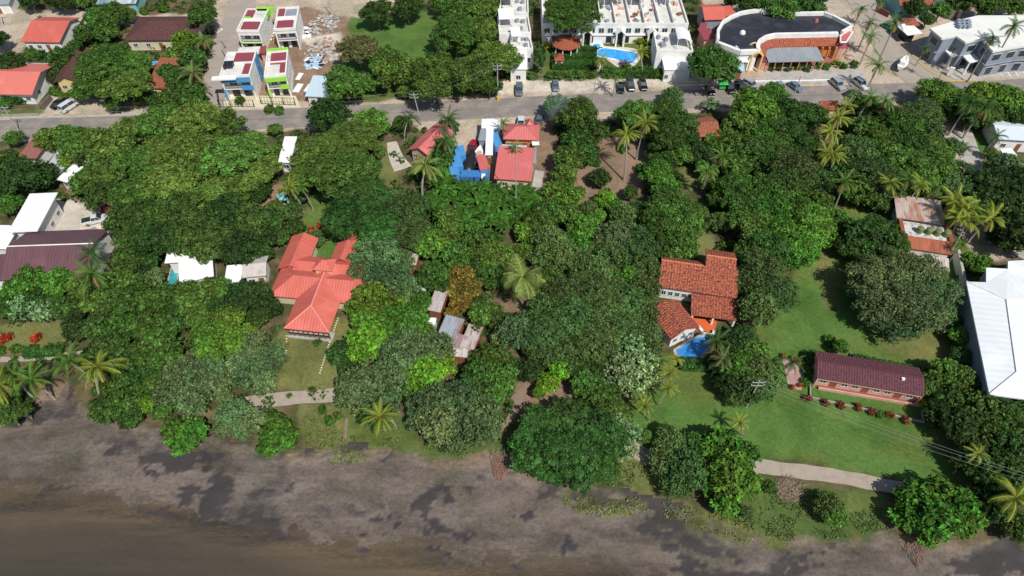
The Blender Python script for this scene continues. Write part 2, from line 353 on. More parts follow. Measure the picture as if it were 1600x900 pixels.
    m, n, l, b = newmat('ground_cover')
    at = N(n, 'ShaderNodeAttribute', attribute_name='gcol'); tc = N(n, 'ShaderNodeTexCoord')
    a = N(n, 'ShaderNodeTexNoise', i_Scale=1.8, i_Detail=9.0, i_Roughness=.75); l.new(tc.outputs['Object'], a.inputs['Vector'])
    a2 = N(n, 'ShaderNodeTexNoise', i_Scale=.12, i_Detail=5.0, i_Roughness=.6); l.new(tc.outputs['Object'], a2.inputs['Vector'])
    c1 = mixc(n, l, at.outputs['Color'], (.6, .6, .6), ramp(n, l, a.outputs['Fac'], .3, .75), 'MULTIPLY')
    c1 = mixc(n, l, c1, (1.6, 1.6, 1.6), 1.0, 'MULTIPLY')
    c1 = mixc(n, l, c1, (.7, .74, .66), ramp(n, l, a2.outputs['Fac'], .4, .65), 'MULTIPLY')
    c1.node.label = 'base'
    for sc, lo, hi, k in ((.5, .5, .68, (1.3, 1.12, 1.0)), (.28, .52, .7, (.72, .8, .7)), (6.0, .5, .7, (.7, .72, .7))):
        a3 = N(n, 'ShaderNodeTexNoise', i_Scale=sc, i_Detail=7.0, i_Roughness=.68, i_Distortion=.8); l.new(tc.outputs['Object'], a3.inputs['Vector']); c1 = mixc(n, l, c1, k, ramp(n, l, a3.outputs['Fac'], lo, hi), 'MULTIPLY')
    l.new(c1, b.inputs['Base Color']); b.inputs['Roughness'].default_value = .95; b.inputs['Specular IOR Level'].default_value = .15
    bp = N(n, 'ShaderNodeBump', i_Strength=.7, i_Distance=.12); l.new(a.outputs['Fac'], bp.inputs['Height']); l.new(bp.outputs[0], b.inputs['Normal'])
    MATS['ground_cover'] = m
    idx = np.arange(nx * ny).reshape(ny, nx)
    quads = np.stack([idx[:-1, :-1], idx[:-1, 1:], idx[1:, 1:], idx[1:, :-1]], -1).reshape(-1, 4)
    zq = z[:-1, :-1].reshape(-1); bq = beach[:-1, :-1].reshape(-1)
    co = np.stack([X, Y, Z], -1).reshape(-1, 3); cc = np.concatenate([c, np.ones((ny, nx, 1))], -1).reshape(-1, 4)
    for nm, sel in (('beach', bq), ('lawn', ~bq & np.isin(zq, (LAWN, YLAWN, DGRASS))), ('dirt_ground', ~bq & np.isin(zq, (TAN, BROWN, GRAVEL))), ('ground', ~bq & (zq == 0))):
        q = quads[sel]; used, inv = np.unique(q, return_inverse=True); q = inv.reshape(-1, 4)
        me = bpy.data.meshes.new(nm); me.from_pydata(co[used].tolist(), [], q.tolist()); me.materials.append(m)
        ca = me.color_attributes.new('gcol', 'FLOAT_COLOR', 'POINT'); ca.data.foreach_set('color', cc[used].reshape(-1))
        me.attributes.new('wet', 'FLOAT', 'POINT').data.foreach_set('value', wet.reshape(-1)[used].astype(np.float32)); me.polygons.foreach_set('use_smooth', [True] * len(q)); tag(link(nm, me), kind='structure')
        if nm == 'beach': me.materials[0] = beach_mat(m)
    # land beyond the part that is seen
    mb = MB(); x0, x1, y0, y1 = xs[0], xs[-1], ys[0], ys[-1]
    mb.prism([(-1500, y1), (1500, y1), (1500, 2500), (-1500, 2500)], -.5, -.02)
    for s in (-1, 1):
        xa = x0 if s < 0 else x1; mb.prism([(xa, 75), (s * 1500, 75), (s * 1500, y1), (xa, y1)], -.5, -.02)
    tag(mb.build('far_land', paint('far_land_green', (.06, .075, .03), scale=.05, dirt=.4, dirtc=(.12, .1, .06))), kind='structure')
    # murky shallow water
    m, n, l, b = newmat('murky_water'); tc = N(n, 'ShaderNodeTexCoord'); mp = N(n, 'ShaderNodeMapping'); mp.inputs['Scale'].default_value = (.02, .16, 1); mp.inputs['Rotation'].default_value = (0, 0, .12)
    l.new(tc.outputs['Object'], mp.inputs[0]); a = N(n, 'ShaderNodeTexNoise', i_Scale=1.0, i_Detail=8.0, i_Roughness=.6); l.new(mp.outputs[0], a.inputs['Vector'])
    mp2 = N(n, 'ShaderNodeMapping'); mp2.inputs['Scale'].default_value = (.8, 2.6, 1); l.new(tc.outputs['Object'], mp2.inputs[0])
    a2 = N(n, 'ShaderNodeTexNoise', i_Scale=1.2, i_Detail=6.0, i_Roughness=.7); l.new(mp2.outputs[0], a2.inputs['Vector'])
    at = N(n, 'ShaderNodeAttribute', attribute_name='depth')
    c1 = mixc(n, l, (.145, .104, .06), (.072, .057, .04), ramp(n, l, at.outputs['Fac'], .05, .6))
    c1 = mixc(n, l, c1, (.055, .045, .035), ramp(n, l, a.outputs['Fac'], .42, .6))
    c1 = mixc(n, l, c1, (1.3, 1.25, 1.15), ramp(n, l, a2.outputs['Fac'], .45, .8), 'MULTIPLY')
    l.new(c1, b.inputs['Base Color']); b.inputs['Roughness'].default_value = .35; b.inputs['Specular IOR Level'].default_value = .4
    bp = N(n, 'ShaderNodeBump', i_Strength=.35, i_Distance=.05); l.new(a2.outputs['Fac'], bp.inputs['Height']); l.new(bp.outputs[0], b.inputs['Normal'])
    tr = N(n, 'ShaderNodeBsdfTransparent'); ms = N(n, 'ShaderNodeMixShader'); l.new(tr.outputs[0], ms.inputs[1]); l.new(b.outputs[0], ms.inputs[2])
    ad = N(n, 'ShaderNodeMath', operation='MULTIPLY_ADD', i_1=.5); l.new(a2.outputs['Fac'], ad.inputs[0]); l.new(at.outputs['Fac'], ad.inputs[2]); r = N(n, 'ShaderNodeMapRange', i_1=.22, i_2=.5, i_3=.08, i_4=.97); l.new(ad.outputs[0], r.inputs[0]); l.new(r.outputs[0], ms.inputs[0]); l.new(ms.outputs[0], n['Material Output'].inputs[0])
    gx = np.concatenate([[-1500, -600, -300], np.arange(-190, 191, 4), [300, 600, 1500]]); gy = np.concatenate([[-1500, -600, -200, -60], np.arange(-20, 92, 2.5)])
    GX, GY = np.meshgrid(gx, gy); dep = np.clip((beach_t(GX, GY) - .93) * 1.1, 0, 1)
    idx = np.arange(GX.size).reshape(GX.shape); q = np.stack([idx[:-1, :-1], idx[:-1, 1:], idx[1:, 1:], idx[1:, :-1]], -1).reshape(-1, 4)
    keep = (beach_t(GX, GY) > .5)[:-1, :-1].reshape(-1); q = q[keep]
    me = bpy.data.meshes.new('sea_water'); me.from_pydata(np.stack([GX, GY, np.full(GX.shape, WL)], -1).reshape(-1, 3).tolist(), [], q.tolist()); me.materials.append(m)
    me.attributes.new('depth', 'FLOAT', 'POINT').data.foreach_set('value', dep.reshape(-1)); tag(link('sea_water', me), kind='structure')
    mb = MB(); mb.prism([(-1500, -1500), (1500, -1500), (1500, 14.5), (-1500, 14.5)], -6, -5); tag(mb.build('sea_bed', m), kind='structure')
build_ground()

def ribbon(name, pts, width, mat, z=.06, th=.1, kind='structure', sub=6, world_pts=False):
    w = [Vector(p) if world_pts else P(*p) for p in pts]; q = []
    for i in range(len(w) - 1):      # Catmull-Rom
        p0, p1, p2, p3 = w[max(i - 1, 0)], w[i], w[i + 1], w[min(i + 2, len(w) - 1)]
        for s in range(sub):
            t = s / sub; q.append(.5 * ((2 * p1) + (-p0 + p2) * t + (2 * p0 - 5 * p1 + 4 * p2 - p3) * t * t + (-p0 + 3 * p1 - 3 * p2 + p3) * t ** 3))
    q.append(w[-1]); mb = MB(); L = []; R = []
    for i, p in enumerate(q):
        d = (q[min(i + 1, len(q) - 1)] - q[max(i - 1, 0)]); d.z = 0; d.normalize(); nrm = Vector((-d.y, d.x, 0))
        ww = (width[0] + (width[1] - width[0]) * i / (len(q) - 1)) if hasattr(width, '__len__') else width
        j = noise.noise(p * .3) * .25 if kind == 'rough' else 0
        L.append(p + nrm * (ww / 2 + j)); R.append(p - nrm * (ww / 2 + j))
    n = len(q); vs = [(v.x, v.y, z) for v in L + R]
    mb.shell(vs, [[n + i, n + i + 1, i + 1, i] for i in range(n - 1)], th)
    o = mb.build(name, mat); tag(o, kind='structure'); return o, q
ASPH = paint('asphalt', (.2, .18, .162), rough=.9, dirt=.45, scale=.3, dirtc=(.31, .26, .215))
PATHM = paint('sandy_path', (.36, .3, .235), rough=.95, dirt=.25, scale=.8)
ribbon('road', ROAD, 7.6, ASPH, z=.09)
ribbon('centre_line', [(x, y) for x, y in ROAD], .1, paint('faded_line', (.12, .11, .1)), z=.094, th=.02)
ribbon('path', [(1150,722),(1220,733),(1300,743),(1380,758),(1450,772)], 2.4, PATHM, z=.05, kind='rough')
ribbon('path', [(360,634),(400,628),(455,622),(525,617),(590,610)], 2.6, PATHM, z=.05, kind='rough')
ribbon('path', [(970,690),(1000,708),(1030,722),(1060,738)], 2.6, PATHM, z=.05, kind='rough')
ribbon('path', [(0,562),(50,560),(100,556),(150,550)], 1.2, PATHM, z=.05, kind='rough')
ribbon('path', [(835,575),(812,620),(800,650),(780,672)], 1.2, paint('trodden_earth', (.24, .17, .12)), z=.05, kind='rough')
ribbon('path', [(542,655),(538,690)], .5, paint('trodden_earth', (.24, .17, .12)), z=.05, kind='rough')
SIDE = paint('street_dirty_asphalt', (.31, .27, .23), rough=.95, dirt=.3, scale=.3, dirtc=(.4, .33, .27))
ribbon('side_street', [(402,-40),(372,20),(352,80),(336,140),(326,186)], (7.5, 5.5), SIDE, z=.085)
ribbon('side_street', [(1300,-60),(1345,-5),(1380,50),(1425,105),(1470,136)], (8, 13), SIDE, z=.085)
ribbon('kerb', [(-60,186),(60,184),(140,182),(235,179)], .6, CONC, z=.16)
ribbon('kerb', [(1398,52),(1414,75),(1428,90),(1445,107),(1468,120),(1490,127),(1525,126)], .22, YELP, z=.2)
ribbon('pavement', [(1165,123),(1230,122),(1350,118)], 5.5, CONC, z=.14)
ribbon('kerb', [(1160,128),(1250,127),(1340,124)], .5, WHITE, z=.25)
ribbon('driveway', [(612,222),(619,246),(630,264)], (2.2, 4.2), paint('pale_gravel', (.5, .46, .38)), z=.06)
ribbon('driveway', [(935,98),(938,128),(938,148)], 1.1, paint('pink_path', (.5, .42, .34)), z=.14)
ribbon('driveway', [(1500,196),(1515,240),(1525,285)], 4.5, CONC, z=.06)
ribbon('driveway', [(1500,352),(1540,362),(1590,380),(1640,400)], (5, 9), CONC, z=.06)
# ------------------------------------------------------------------ buildings
UNDER_BLOCK = []
class Fr:
    """local frame of a building: a along the front (left to right), b away from the camera"""
    def __init__(s, A, B, h=0, off=0):
        a, b = P(A[0], A[1], h), P(B[0], B[1], h); s.o = Vector((a.x, a.y, 0)); d = b - a; s.W = d.length; s.u = Vector((d.x, d.y, 0)).normalized(); s.v = Vector((-s.u.y, s.u.x, 0)); s.ax = (s.u.x, s.u.y)
    def __call__(s, a, b, z=0): q = s.o + s.u * a + s.v * b; return Vector((q.x, q.y, z))
    def mb(s): return MB(s.ax)
    def rect(s, a0, b0, a1, b1): return [s(a0, b0).xy, s(a1, b0).xy, s(a1, b1).xy, s(a0, b1).xy]
    def rz(s): return math.atan2(s.u.y, s.u.x)
    def block(s, m=1.0, D=10): UNDER_BLOCK.append([PX(s(a, b)) for a, b in ((-m, -m), (s.W + m, -m), (s.W + m, D + m), (-m, D + m))])
FRAME = paint('window_frame', (.6, .58, .54), dirt=.05)
def opening(root, fr, a, b, z, w, h, side='f', kind='window', fm=None):
    """a window (frame + pane) or door (leaf + handle) on a wall; side f = facing the camera, r / l = the end walls"""
    d = {'f': (fr.u, -fr.v), 'r': (fr.v, fr.u), 'l': (fr.v, -fr.u), 'k': (fr.u, fr.v)}[side]; c = fr(a, b, z); t, n = d
    def quadbox(mb, x0, x1, z0, z1, n0, n1):
        vs = [c + t * x + n * k + Vector((0, 0, zz)) for k in (n0, n1) for x, zz in ((x0, z0), (x1, z0), (x1, z1), (x0, z1))]
        mb.add(vs, [[0, 1, 2, 3], [7, 6, 5, 4], [0, 4, 5, 1], [1, 5, 6, 2], [2, 6, 7, 3], [3, 7, 4, 0]])
    e = .1
    if kind == 'window':
        m = fr.mb(); quadbox(m, -w/2, w/2, 0, e, -.05, .09); quadbox(m, -w/2, w/2, h-e, h, -.05, .06); quadbox(m, -w/2, -w/2+e, e, h-e, -.05, .06); quadbox(m, w/2-e, w/2, e, h-e, -.05, .06); quadbox(m, -.04, .04, e, h-e, -.05, .05)
        f = m.build('window', fm or FRAME, root); m = fr.mb(); quadbox(m, -w/2+e, w/2-e, e, h-e, -.04, .02); m.build('pane', GLASS, f)
    elif kind == 'door':
        m = fr.mb(); quadbox(m, -w/2, w/2, 0, h, -.05, .05); f = m.build('door', fm or WOOD, root); m = fr.mb(); quadbox(m, w/2-.22, w/2-.1, h*.45, h*.5, .05, .1); m.build('handle', STEEL, f)
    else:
        m = fr.mb(); quadbox(m, -w/2, w/2, 0, h, -.3, .03); m.build('opening', DARK, root)  # solid near-black slab; the shade inside an opening is put into its colour
def roofverts(kind, a0, b0, a1, b1, h, rise, ridge=.5):
    if kind == 'gable':
        rb = b0 + (b1 - b0) * ridge; return [(a0, b0, h), (a1, b0, h), (a1, b1, h), (a0, b1, h), (a0, rb, h + rise), (a1, rb, h + rise)], [[0, 1, 5, 4], [2, 3, 4, 5]]
    if kind == 'gabley':
        rm = a0 + (a1 - a0) * ridge; return [(a0, b0, h), (a1, b0, h), (a1, b1, h), (a0, b1, h), (rm, b0, h + rise), (rm, b1, h + rise)], [[0, 4, 5, 3], [1, 2, 5, 4]]
    if kind == 'hip':
        k = min(a1 - a0, b1 - b0) / 2
        if a1 - a0 >= b1 - b0: m = (b0 + b1) / 2; r = [(a0 + k, m, h + rise), (a1 - k + .01, m, h + rise)]; return [(a0, b0, h), (a1, b0, h), (a1, b1, h), (a0, b1, h)] + r, [[0, 1, 5, 4], [1, 2, 5], [2, 3, 4, 5], [3, 0, 4]]
        m = (a0 + a1) / 2; r = [(m, b0 + k, h + rise), (m, b1 - k, h + rise)]; return [(a0, b0, h), (a1, b0, h), (a1, b1, h), (a0, b1, h)] + r, [[0, 1, 4], [1, 2, 5, 4], [2, 3, 5], [3, 0, 4, 5]]
    if kind == 'shed': return [(a0, b0, h), (a1, b0, h), (a1, b1, h + rise), (a0, b1, h + rise)], [[0, 1, 2, 3]]
    return [(a0, b0, h), (a1, b0, h), (a1, b1, h), (a0, b1, h)], [[0, 1, 2, 3]]
def addroof(mb, fr, kind, a0, b0, a1, b1, h, rise=0, ridge=.5, t=.16, mi=0):
    v, f = roofverts(kind, a0, b0, a1, b1, h, rise, ridge); mb.shell([fr(*q) for q in v], f, t, mi); return mb
def addwall(mb, fr, kind, a0, b0, a1, b1, h, rise=0, ridge=.5, t=.17, mi=0, over=.5):
    """solid walls under such a roof (the eaves overhang by over)"""
    A0, B0, A1, B1 = a0 + over, b0 + over, a1 - over, b1 - over; hh = h - t
    if kind == 'gable':
        rb = b0 + (b1 - b0) * ridge; s0 = hh + rise * over / (rb - b0 + 1e-6); s1 = hh + rise * over / (b1 - rb + 1e-6)
        vs = [fr(a, b, z) for a in (A0, A1) for b, z in ((B0, -.3), (B1, -.3), (B1, s1), (rb, hh + rise), (B0, s0))]; n = 5
    elif kind == 'gabley':
        rm = a0 + (a1 - a0) * ridge; s0 = hh + rise * over / (rm - a0); s1 = hh + rise * over / (a1 - rm)
        vs = [fr(a, b, z) for b in (B0, B1) for a, z in ((A0, -.3), (A1, -.3), (A1, s1), (rm, hh + rise), (A0, s0))]; n = 5
    elif kind == 'shed':
        k = rise / (b1 - b0); vs = [fr(a, b, z) for a in (A0, A1) for b, z in ((B0, -.3), (B1, -.3), (B1, hh + k * (B1 - b0)), (B0, hh + k * over))]; n = 4
    else: vs = [fr(a, b, z) for a in (A0, A1) for b, z in ((B0, -.3), (B1, -.3), (B1, hh), (B0, hh))]; n = 4
    mb.add(vs, [list(range(n)), list(range(n, 2 * n))[::-1]] + [[i, (i + 1) % n, n + (i + 1) % n, n + i] for i in range(n)], mi); return mb
def house(name, label, A, B, D, h, rise, kind, rm, wm, cat='house', ridge=.5, over=.5, group=None, nf=3, nr=0, nl=0, door=True, cap=None):
    fr = Fr(A, B, h); W = fr.W; fr.block(1, D); root = thing(name, label, cat, fr(0, 0), 0, group)
    addroof(fr.mb(), fr, kind, 0, 0, W, D, h, rise, ridge).build('roof', rm, root)
    addwall(fr.mb(), fr, kind, 0, 0, W, D, h, rise, ridge, over=over).build('wall', wm, root)
    for i in range(nf):
        a = over + (W - 2 * over) * (i + .5) / nf
        if door and i == nf // 2: opening(root, fr, a, over, 0.02, 1.0, 2.1, 'f', 'door')
        else: opening(root, fr, a, over, .95, 1.2, 1.1)
    for n, sd, aa in ((nr, 'r', W - over), (nl, 'l', over)):
        for i in range(n): opening(root, fr, aa, over + (D - 2 * over) * (i + .5) / n, .95, 1.2, 1.1, sd)
    if cap:
        m = fr.mb(); rb = D * ridge
        if kind == 'gable': m.tube([fr(0, rb, h + rise + .02), fr(W, rb, h + rise + .02)], .12)
        if kind == 'hip':
            v, f = roofverts(kind, 0, 0, W, D, h, rise); g = lambda i: fr(*v[i]) + Vector((0, 0, .03))
            for i, j in (((4, 5), (0, 4), (3, 4), (1, 5), (2, 5)) if W >= D else ((4, 5), (0, 4), (1, 4), (2, 5), (3, 5))): m.tube([g(i), g(j)], .09)
        m.build('ridge_cap', cap, root)
    return root, fr
def pool(label, pts, rim, blue, rimc=None, h=.0):
    w = [P(*p) for p in pts]; c = sum(w, Vector()) / len(w); root = thing('swimming_pool', label, 'swimming pool', c)
    def off(k): return [(c + (p - c) * (1 + k / max(1, (p - c).length))) for p in w]
    o = off(rim); m = MB(); n = len(w); m.add([(p.x, p.y, .16) for p in o] + [(p.x, p.y, .16) for p in w] + [(p.x, p.y, -.1) for p in o] + [(p.x, p.y, -.1) for p in w], [[i, (i + 1) % n, n + (i + 1) % n, n + i] for i in range(n)] + [[i, 2 * n + i, 2 * n + (i + 1) % n, (i + 1) % n] for i in range(n)] + [[n + i, n + (i + 1) % n, 3 * n + (i + 1) % n, 3 * n + i] for i in range(n)])
    m.build('rim', rimc or CONC, root); m = MB(); m.prism([p.xy for p in off(.02)], -.05, .09); m.build('water', blue, root); UNDER_BLOCK.append([PX(p) for p in off(rim + .8)]); return root
def water_mat(name, c):
    m, n, l, b = newmat(name); tc = N(n, 'ShaderNodeTexCoord'); a = N(n, 'ShaderNodeTexVoronoi', i_Scale=1.3); l.new(tc.outputs['Object'], a.inputs['Vector']); z = N(n, 'ShaderNodeTexNoise', i_Scale=2.0, i_Detail=5.0); l.new(tc.outputs['Object'], z.inputs['Vector'])
    l.new(mixc(n, l, c, tuple(min(1, x * 1.35 + .03) for x in c), a.outputs['Distance']), b.inputs['Base Color']); b.inputs['Roughness'].default_value = .06
    bp = N(n, 'ShaderNodeBump', i_Strength=.25, i_Distance=.05); l.new(z.outputs['Fac'], bp.inputs['Height']); l.new(bp.outputs[0], b.inputs['Normal']); return m
PB1 = water_mat('pool_water_blue', (.02, .27, .62)); PB2 = water_mat('pool_water_deep', (.015, .16, .42)); PB3 = water_mat('pool_water_teal', (.03, .25, .27))
smooth_pts = lambda pts, k=4: [tuple(.5 * ((2 * np.array(p1)) + (-np.array(p0) + p2) * t + (2 * np.array(p0) - 5 * np.array(p1) + 4 * np.array(p2) - p3) * t * t + (-np.array(p0) + 3 * np.array(p1) - 3 * np.array(p2) + p3) * t ** 3)) for p0, p1, p2, p3 in [(np.array(pts[i - 1], float), np.array(pts[i], float), np.array(pts[(i + 1) % len(pts)], float), np.array(pts[(i + 2) % len(pts)], float)) for i in range(len(pts))] for t in [j / k for j in range(k)]]

# --- top left
house('house', 'salmon metal roofed house with white walls beyond a small blue pool', (32,65), (93,66), 12.5, 3.2, 1.6, 'gable', SALMON, WHITE, ridge=.62, nf=4)
house('house', 'salmon and red striped gable roof house cut by the left picture edge', (-50,146), (50,148), 13, 3.4, 2.0, 'gable', sheet_metal('striped_salmon_roof', (.62, .17, .13), dirt=.1, rust=(.5, .1, .08), rustamt=.1, panel=0), WHITE, over=1.0, nf=5, nr=2)
house('house', 'long dark brown tiled roof house near the dirt street corner', (194,63), (300,62), 12, 3.2, 2.2, 'hip', BROWNT, CREAM, nf=5, cap=BROWNT)
house('house', 'brown roofed house with yellow gable wall beside the black car and white van', (83,130), (122,127), 12, 3.2, 1.6, 'gabley', BROWNT, YELLOWP, nf=2, over=.7)
house('house', 'small orange tiled lean-to roof with yellow wall left of the side street', (227,137), (262,138), 11, 3, 1.4, 'shed', tiles('orange_tiles', (.45, .14, .06), (.36, .11, .05), (.1, .04, .03)), YELLOWP, nf=2)
pool('small rectangular blue pool between the two salmon roofed houses', [(39,110),(72,110),(74,101),(44,100)], .8, PB1)
pool('narrow blue pool behind the orange tiled roof', [(228,101),(262,101),(260,97),(230,97)], .7, PB1)
house('house', 'teal and white striped house cut by the top picture edge', (150,6), (212,5), 9, 3, .6, 'gable', sheet_metal('teal_stripe_roof', (.12, .22, .24), dirt=.1, rust=(.7, .7, .68), rustamt=0, panel=.9), TEALP, nf=2)
# --- four modern houses
def modern(label, A, B, D, h, accent, wallm, roofpanels, storeys=2, extra=None):
    fr = Fr(A, B, h); W = fr.W; fr.block(1.5, D); root = thing('modern_house', label, 'house', fr(0, 0), 0, 'white flat roofed modern houses by the side street')
    m = fr.mb(); z0 = h - .35
    hb = h * .48
    m.prism(fr.rect(0, 1.6, W, D), -.3, z0); m.prism(fr.rect(0, .1, W, 1.6), hb + 1.9, z0); m.prism(fr.rect(0, .1, .35, 1.6), -.3, hb + 1.9); m.prism(fr.rect(W - .35, .1, W, 1.6), -.3, hb + 1.9); m.build('wall', wallm, root)
    m = fr.mb(); m.prism(fr.rect(.35, 0.05, W - .35, 1.6), hb - .15, hb + .05); b = m.build('balcony', WHITE, root)
    m = fr.mb()
    for k in range(5): m.prism(fr.rect(.35, .1, W - .35, .16), hb + .15 + .2 * k, hb + .2 + .2 * k)
    m.build('railing', STEEL, b)
    m = fr.mb()
    for a0, b0, a1, b1 in ((-.05, -.05, W + .05, .25), (-.05, D - .25, W + .05, D + .05), (-.05, .25, .25, D - .25), (W - .25, .25, W + .05, D - .25), (.25, D * .52, W - .25, D * .56)): m.prism(fr.rect(a0, b0, a1, b1), z0, h + .35)
    m.build('parapet', WHITE, root)
    m = fr.mb(); m.prism(fr.rect(.25, .25, W - .25, D - .25), z0, z0 + .18); m.build('roof', WFLAT, root)
    for (x0, y0, x1, y1) in roofpanels: m = fr.mb(); m.prism(fr.rect(x0 * W, y0 * D, x1 * W, y1 * D), z0 + .2, z0 + .5); m.build('roof_panel', REDP, root)
    for a in (.3, .7): opening(root, fr, W * a, 1.6, hb + .1, W * .28, 1.7); opening(root, fr, W * a, 1.6, .05, W * .25, 2.0, 'f', 'door' if a < .5 else 'window', STEEL)
    for i in range(4):
        opening(root, fr, W, D * (.25 + .18 * i), 1.0, .7, 1.0, 'r'); opening(root, fr, W, D * (.25 + .18 * i), hb + 1.0, .7, 1.0, 'r')
    if accent:
        for q, za, zb in ((fr.rect(-.02, -.12, W * .98, .1), hb + 1.85, h - .2), (fr.rect(W * .62, -.12, W + .1, .02), hb - .3, hb + .9), (fr.rect(-.12, -.12, .3, .1), .5, hb)): m = fr.mb(); m.prism(q, za, zb); m.build('coloured_fascia', accent, root)
    return root, fr
r, f = modern('white modern house with lime green back parapet, beside the side street', (370,49), (405,49), 11, 6, None, WHITE, [(.12,.1,.86,.42),(.06,.62,.4,.96)])
W_ = f.W
for q, za, zb in ((f.rect(W_*.45, 10.75, W_+1.5, 11.15), 5.2, 6.7), (f.rect(W_ + .06, 7.5, W_+.4, 10.74), 5.2, 6.5), (f.rect(0.3, 5.8, W_*.4, 6.1), 5.9, 6.7), (f.rect(.1, -.1, W_, .04), 2.6, 2.85)): m = f.mb(); m.prism(q, za, zb); m.build('coloured_fascia', LIME, r)
r, f = modern('white modern house with grey roof patch, furthest right of the four', (428,47), (462,45), 11, 6, None, WHITE, [(.1,.06,.84,.4),(.06,.62,.34,.96)])
m = f.mb(); m.prism(f.rect(f.W*.4, 6.4, f.W*.95, 10.4), 5.86, 6.0); m.build('roof_patch', GREYP, r)
r, f = modern('white modern house with sky blue front and black fence, by the side street', (343,121), (390,119), 10.5, 6.5, BLUEP, WHITE, [(.3,.6,.95,.97),(.72,.12,.94,.5)])
m = f.mb(); m.prism(f.rect(-1.8, -.9, f.W*.55, .6), 6.2, 6.5); m.build('canopy', WHITE, r)
m = f.mb(); m.prism(f.rect(.4, 3.2, 2.6, 5.4), 7.2, 7.5); m.prism(f.rect(.5, 3.3, .8, 3.6), 6.3, 7.2); m.prism(f.rect(2.2, 4.9, 2.5, 5.2), 6.3, 7.2); m.build('water_tank', STEEL, r)
m = f.mb(); m.prism(f.rect(f.W, 7, f.W+.06, 10.5), 0, 6.4); m.build('coloured_side', BLUEP, r)
r, f = modern('white modern house with lime green front, nearest the road on the right', (413,121), (447,118), 11, 6.2, LIME, WHITE, [(.2,.5,.95,.93),(.68,.15,.94,.5)])
m = f.mb(); m.prism(f.rect(-.1, 10.8, f.W+.1, 11.15), 5.9, 7.1); m.build('coloured_fascia', LIME, r)
house('shed', 'long low white roof with red end between the modern houses', (370,86), (404,84), 3.6, 3, .2, 'flat', WFLAT, WHITE, cat='shed', nf=0)
house('shed', 'small dark red flat roof at the end of the low white roof', (404,84), (415,83), 3.6, 2.8, .2, 'flat', REDP, PINKP, cat='shed', nf=0)
m = MB(); m.prism([P(*p).xy for p in ((345,170),(470,168),(462,150),(348,150))], -.1, .08); tag(m.build('yard_slab', CREAM), kind='structure')
def rail_fence(pts, label, h=1.6, mat=STEEL, gap=.7, name='fence', cat='fence', wall=0):
    w = [P(*p) for p in pts]; root = thing(name, label, cat, w[0]); pm = MB(); rm = MB()
    for a, b in zip(w[:-1], w[1:]):
        L = (b - a).length; n = max(1, int(L / 2.4))
        for i in range(n + 1): q = a.lerp(b, i / n); pm.box((q.x, q.y, h / 2), (.14, .14, h))
        rz = math.atan2(b.y - a.y, b.x - a.x); c = (a + b) / 2
        for z in (.25, h - .1): rm.box((c.x, c.y, z), (L, .06, .08), rz)
        for i in range(int(L / gap)): q = a.lerp(b, (i + .5) * gap / L); rm.box((q.x, q.y, h / 2), (.05, .05, h - .2), rz)
    pm.build('post', mat, root); rm.build('railing', mat, root); return root
rail_fence([(342,152),(344,168),(398,168)], 'black railing fence in front of the sky blue modern house', 2.2)
rail_fence([(409,163),(462,165)], 'black railing fence in front of the lime green modern house', 2.2)
# shack and rubble
house('shack', 'shack of pale blue and white sheets beside the rubble heap', (476,150), (518,152), 8, 2.6, .5, 'shed', sheet_metal('pale_blue_sheet', (.5, .62, .68), dirt=.1), WHITE, cat='shack', nf=1, door=False)
house('shack', 'small white sheet lean-to in front of the pale blue shack', (474,142), (503,147), 3, 2.2, .1, 'shed', WROOF, WHITE, cat='shack', nf=0)
def rubble(name, label, px, py, r, n, mats, seed, sz=(.3, 1.6), flat=.12):
    rs = random.Random(seed); c = P(px, py); m = MB()
    for i in range(n):
        a = rs.uniform(0, 6.28); q = rs.uniform(0, 1) ** .6 * r; s = rs.uniform(*sz); k = (1 - q / r) * r * .16
        m.box((c.x + math.cos(a) * q, c.y + math.sin(a) * q * 1.3, .05 + rs.uniform(0, 1) * k + flat * .5), (s, s * rs.uniform(.12, .9), rs.uniform(flat * .5, flat * 2)), rs.uniform(0, 3.1), rs.randrange(len(mats)))
    o = m.build(name, mats); tag(o, label, 'rubble', kind='stuff')
PLAS = paint('white_plastic', (.75, .76, .78), dirt=.05)
PLAS2 = paint('dirty_white_plastic', (.55, .54, .52), dirt=.3)
rubble('rubble', 'heaped planks and white debris on the building plot', 505, 80, 5.0, 300, [PLAS2, WOOD, CONC, paint('plank', (.4, .29, .2)), paint('plank', (.4, .29, .2)), CONC], 1, (.15, 1.1))
rubble('rubble', 'white debris at the back of the building plot', 508, 38, 4.2, 120, [PLAS2, CONC, CONC], 2, (.15, 1.2))
rubble('rubble', 'blue white and dark junk near the shack', 492, 97, 2.6, 120, [PLAS, DARK, paint('pale_blue', (.4, .55, .7))], 3)
rubble('rubble', 'building waste between the two rear modern houses', 415, 58, 2.4, 90, [PLAS, WOOD, CONC], 4)
rubble('rubble', 'building waste around the rear right modern house', 478, 52, 2.8, 90, [CONC, STEEL, PLAS], 5)
for x, y, w, l, lab in ((466,138,1.6,3.6,'white board lying on the ground behind the lime green house'),(468,120,1.2,3.0,'narrow white board leaning by the lime green house wall')):
    p = P(x, y); m = MB(); m.box((p.x, p.y, .12), (w, l, .1), -.15); m.box((p.x, p.y, .04), (w * .9, l * .9, .08), -.15); tag(m.build('board', PLAS), lab, 'board')
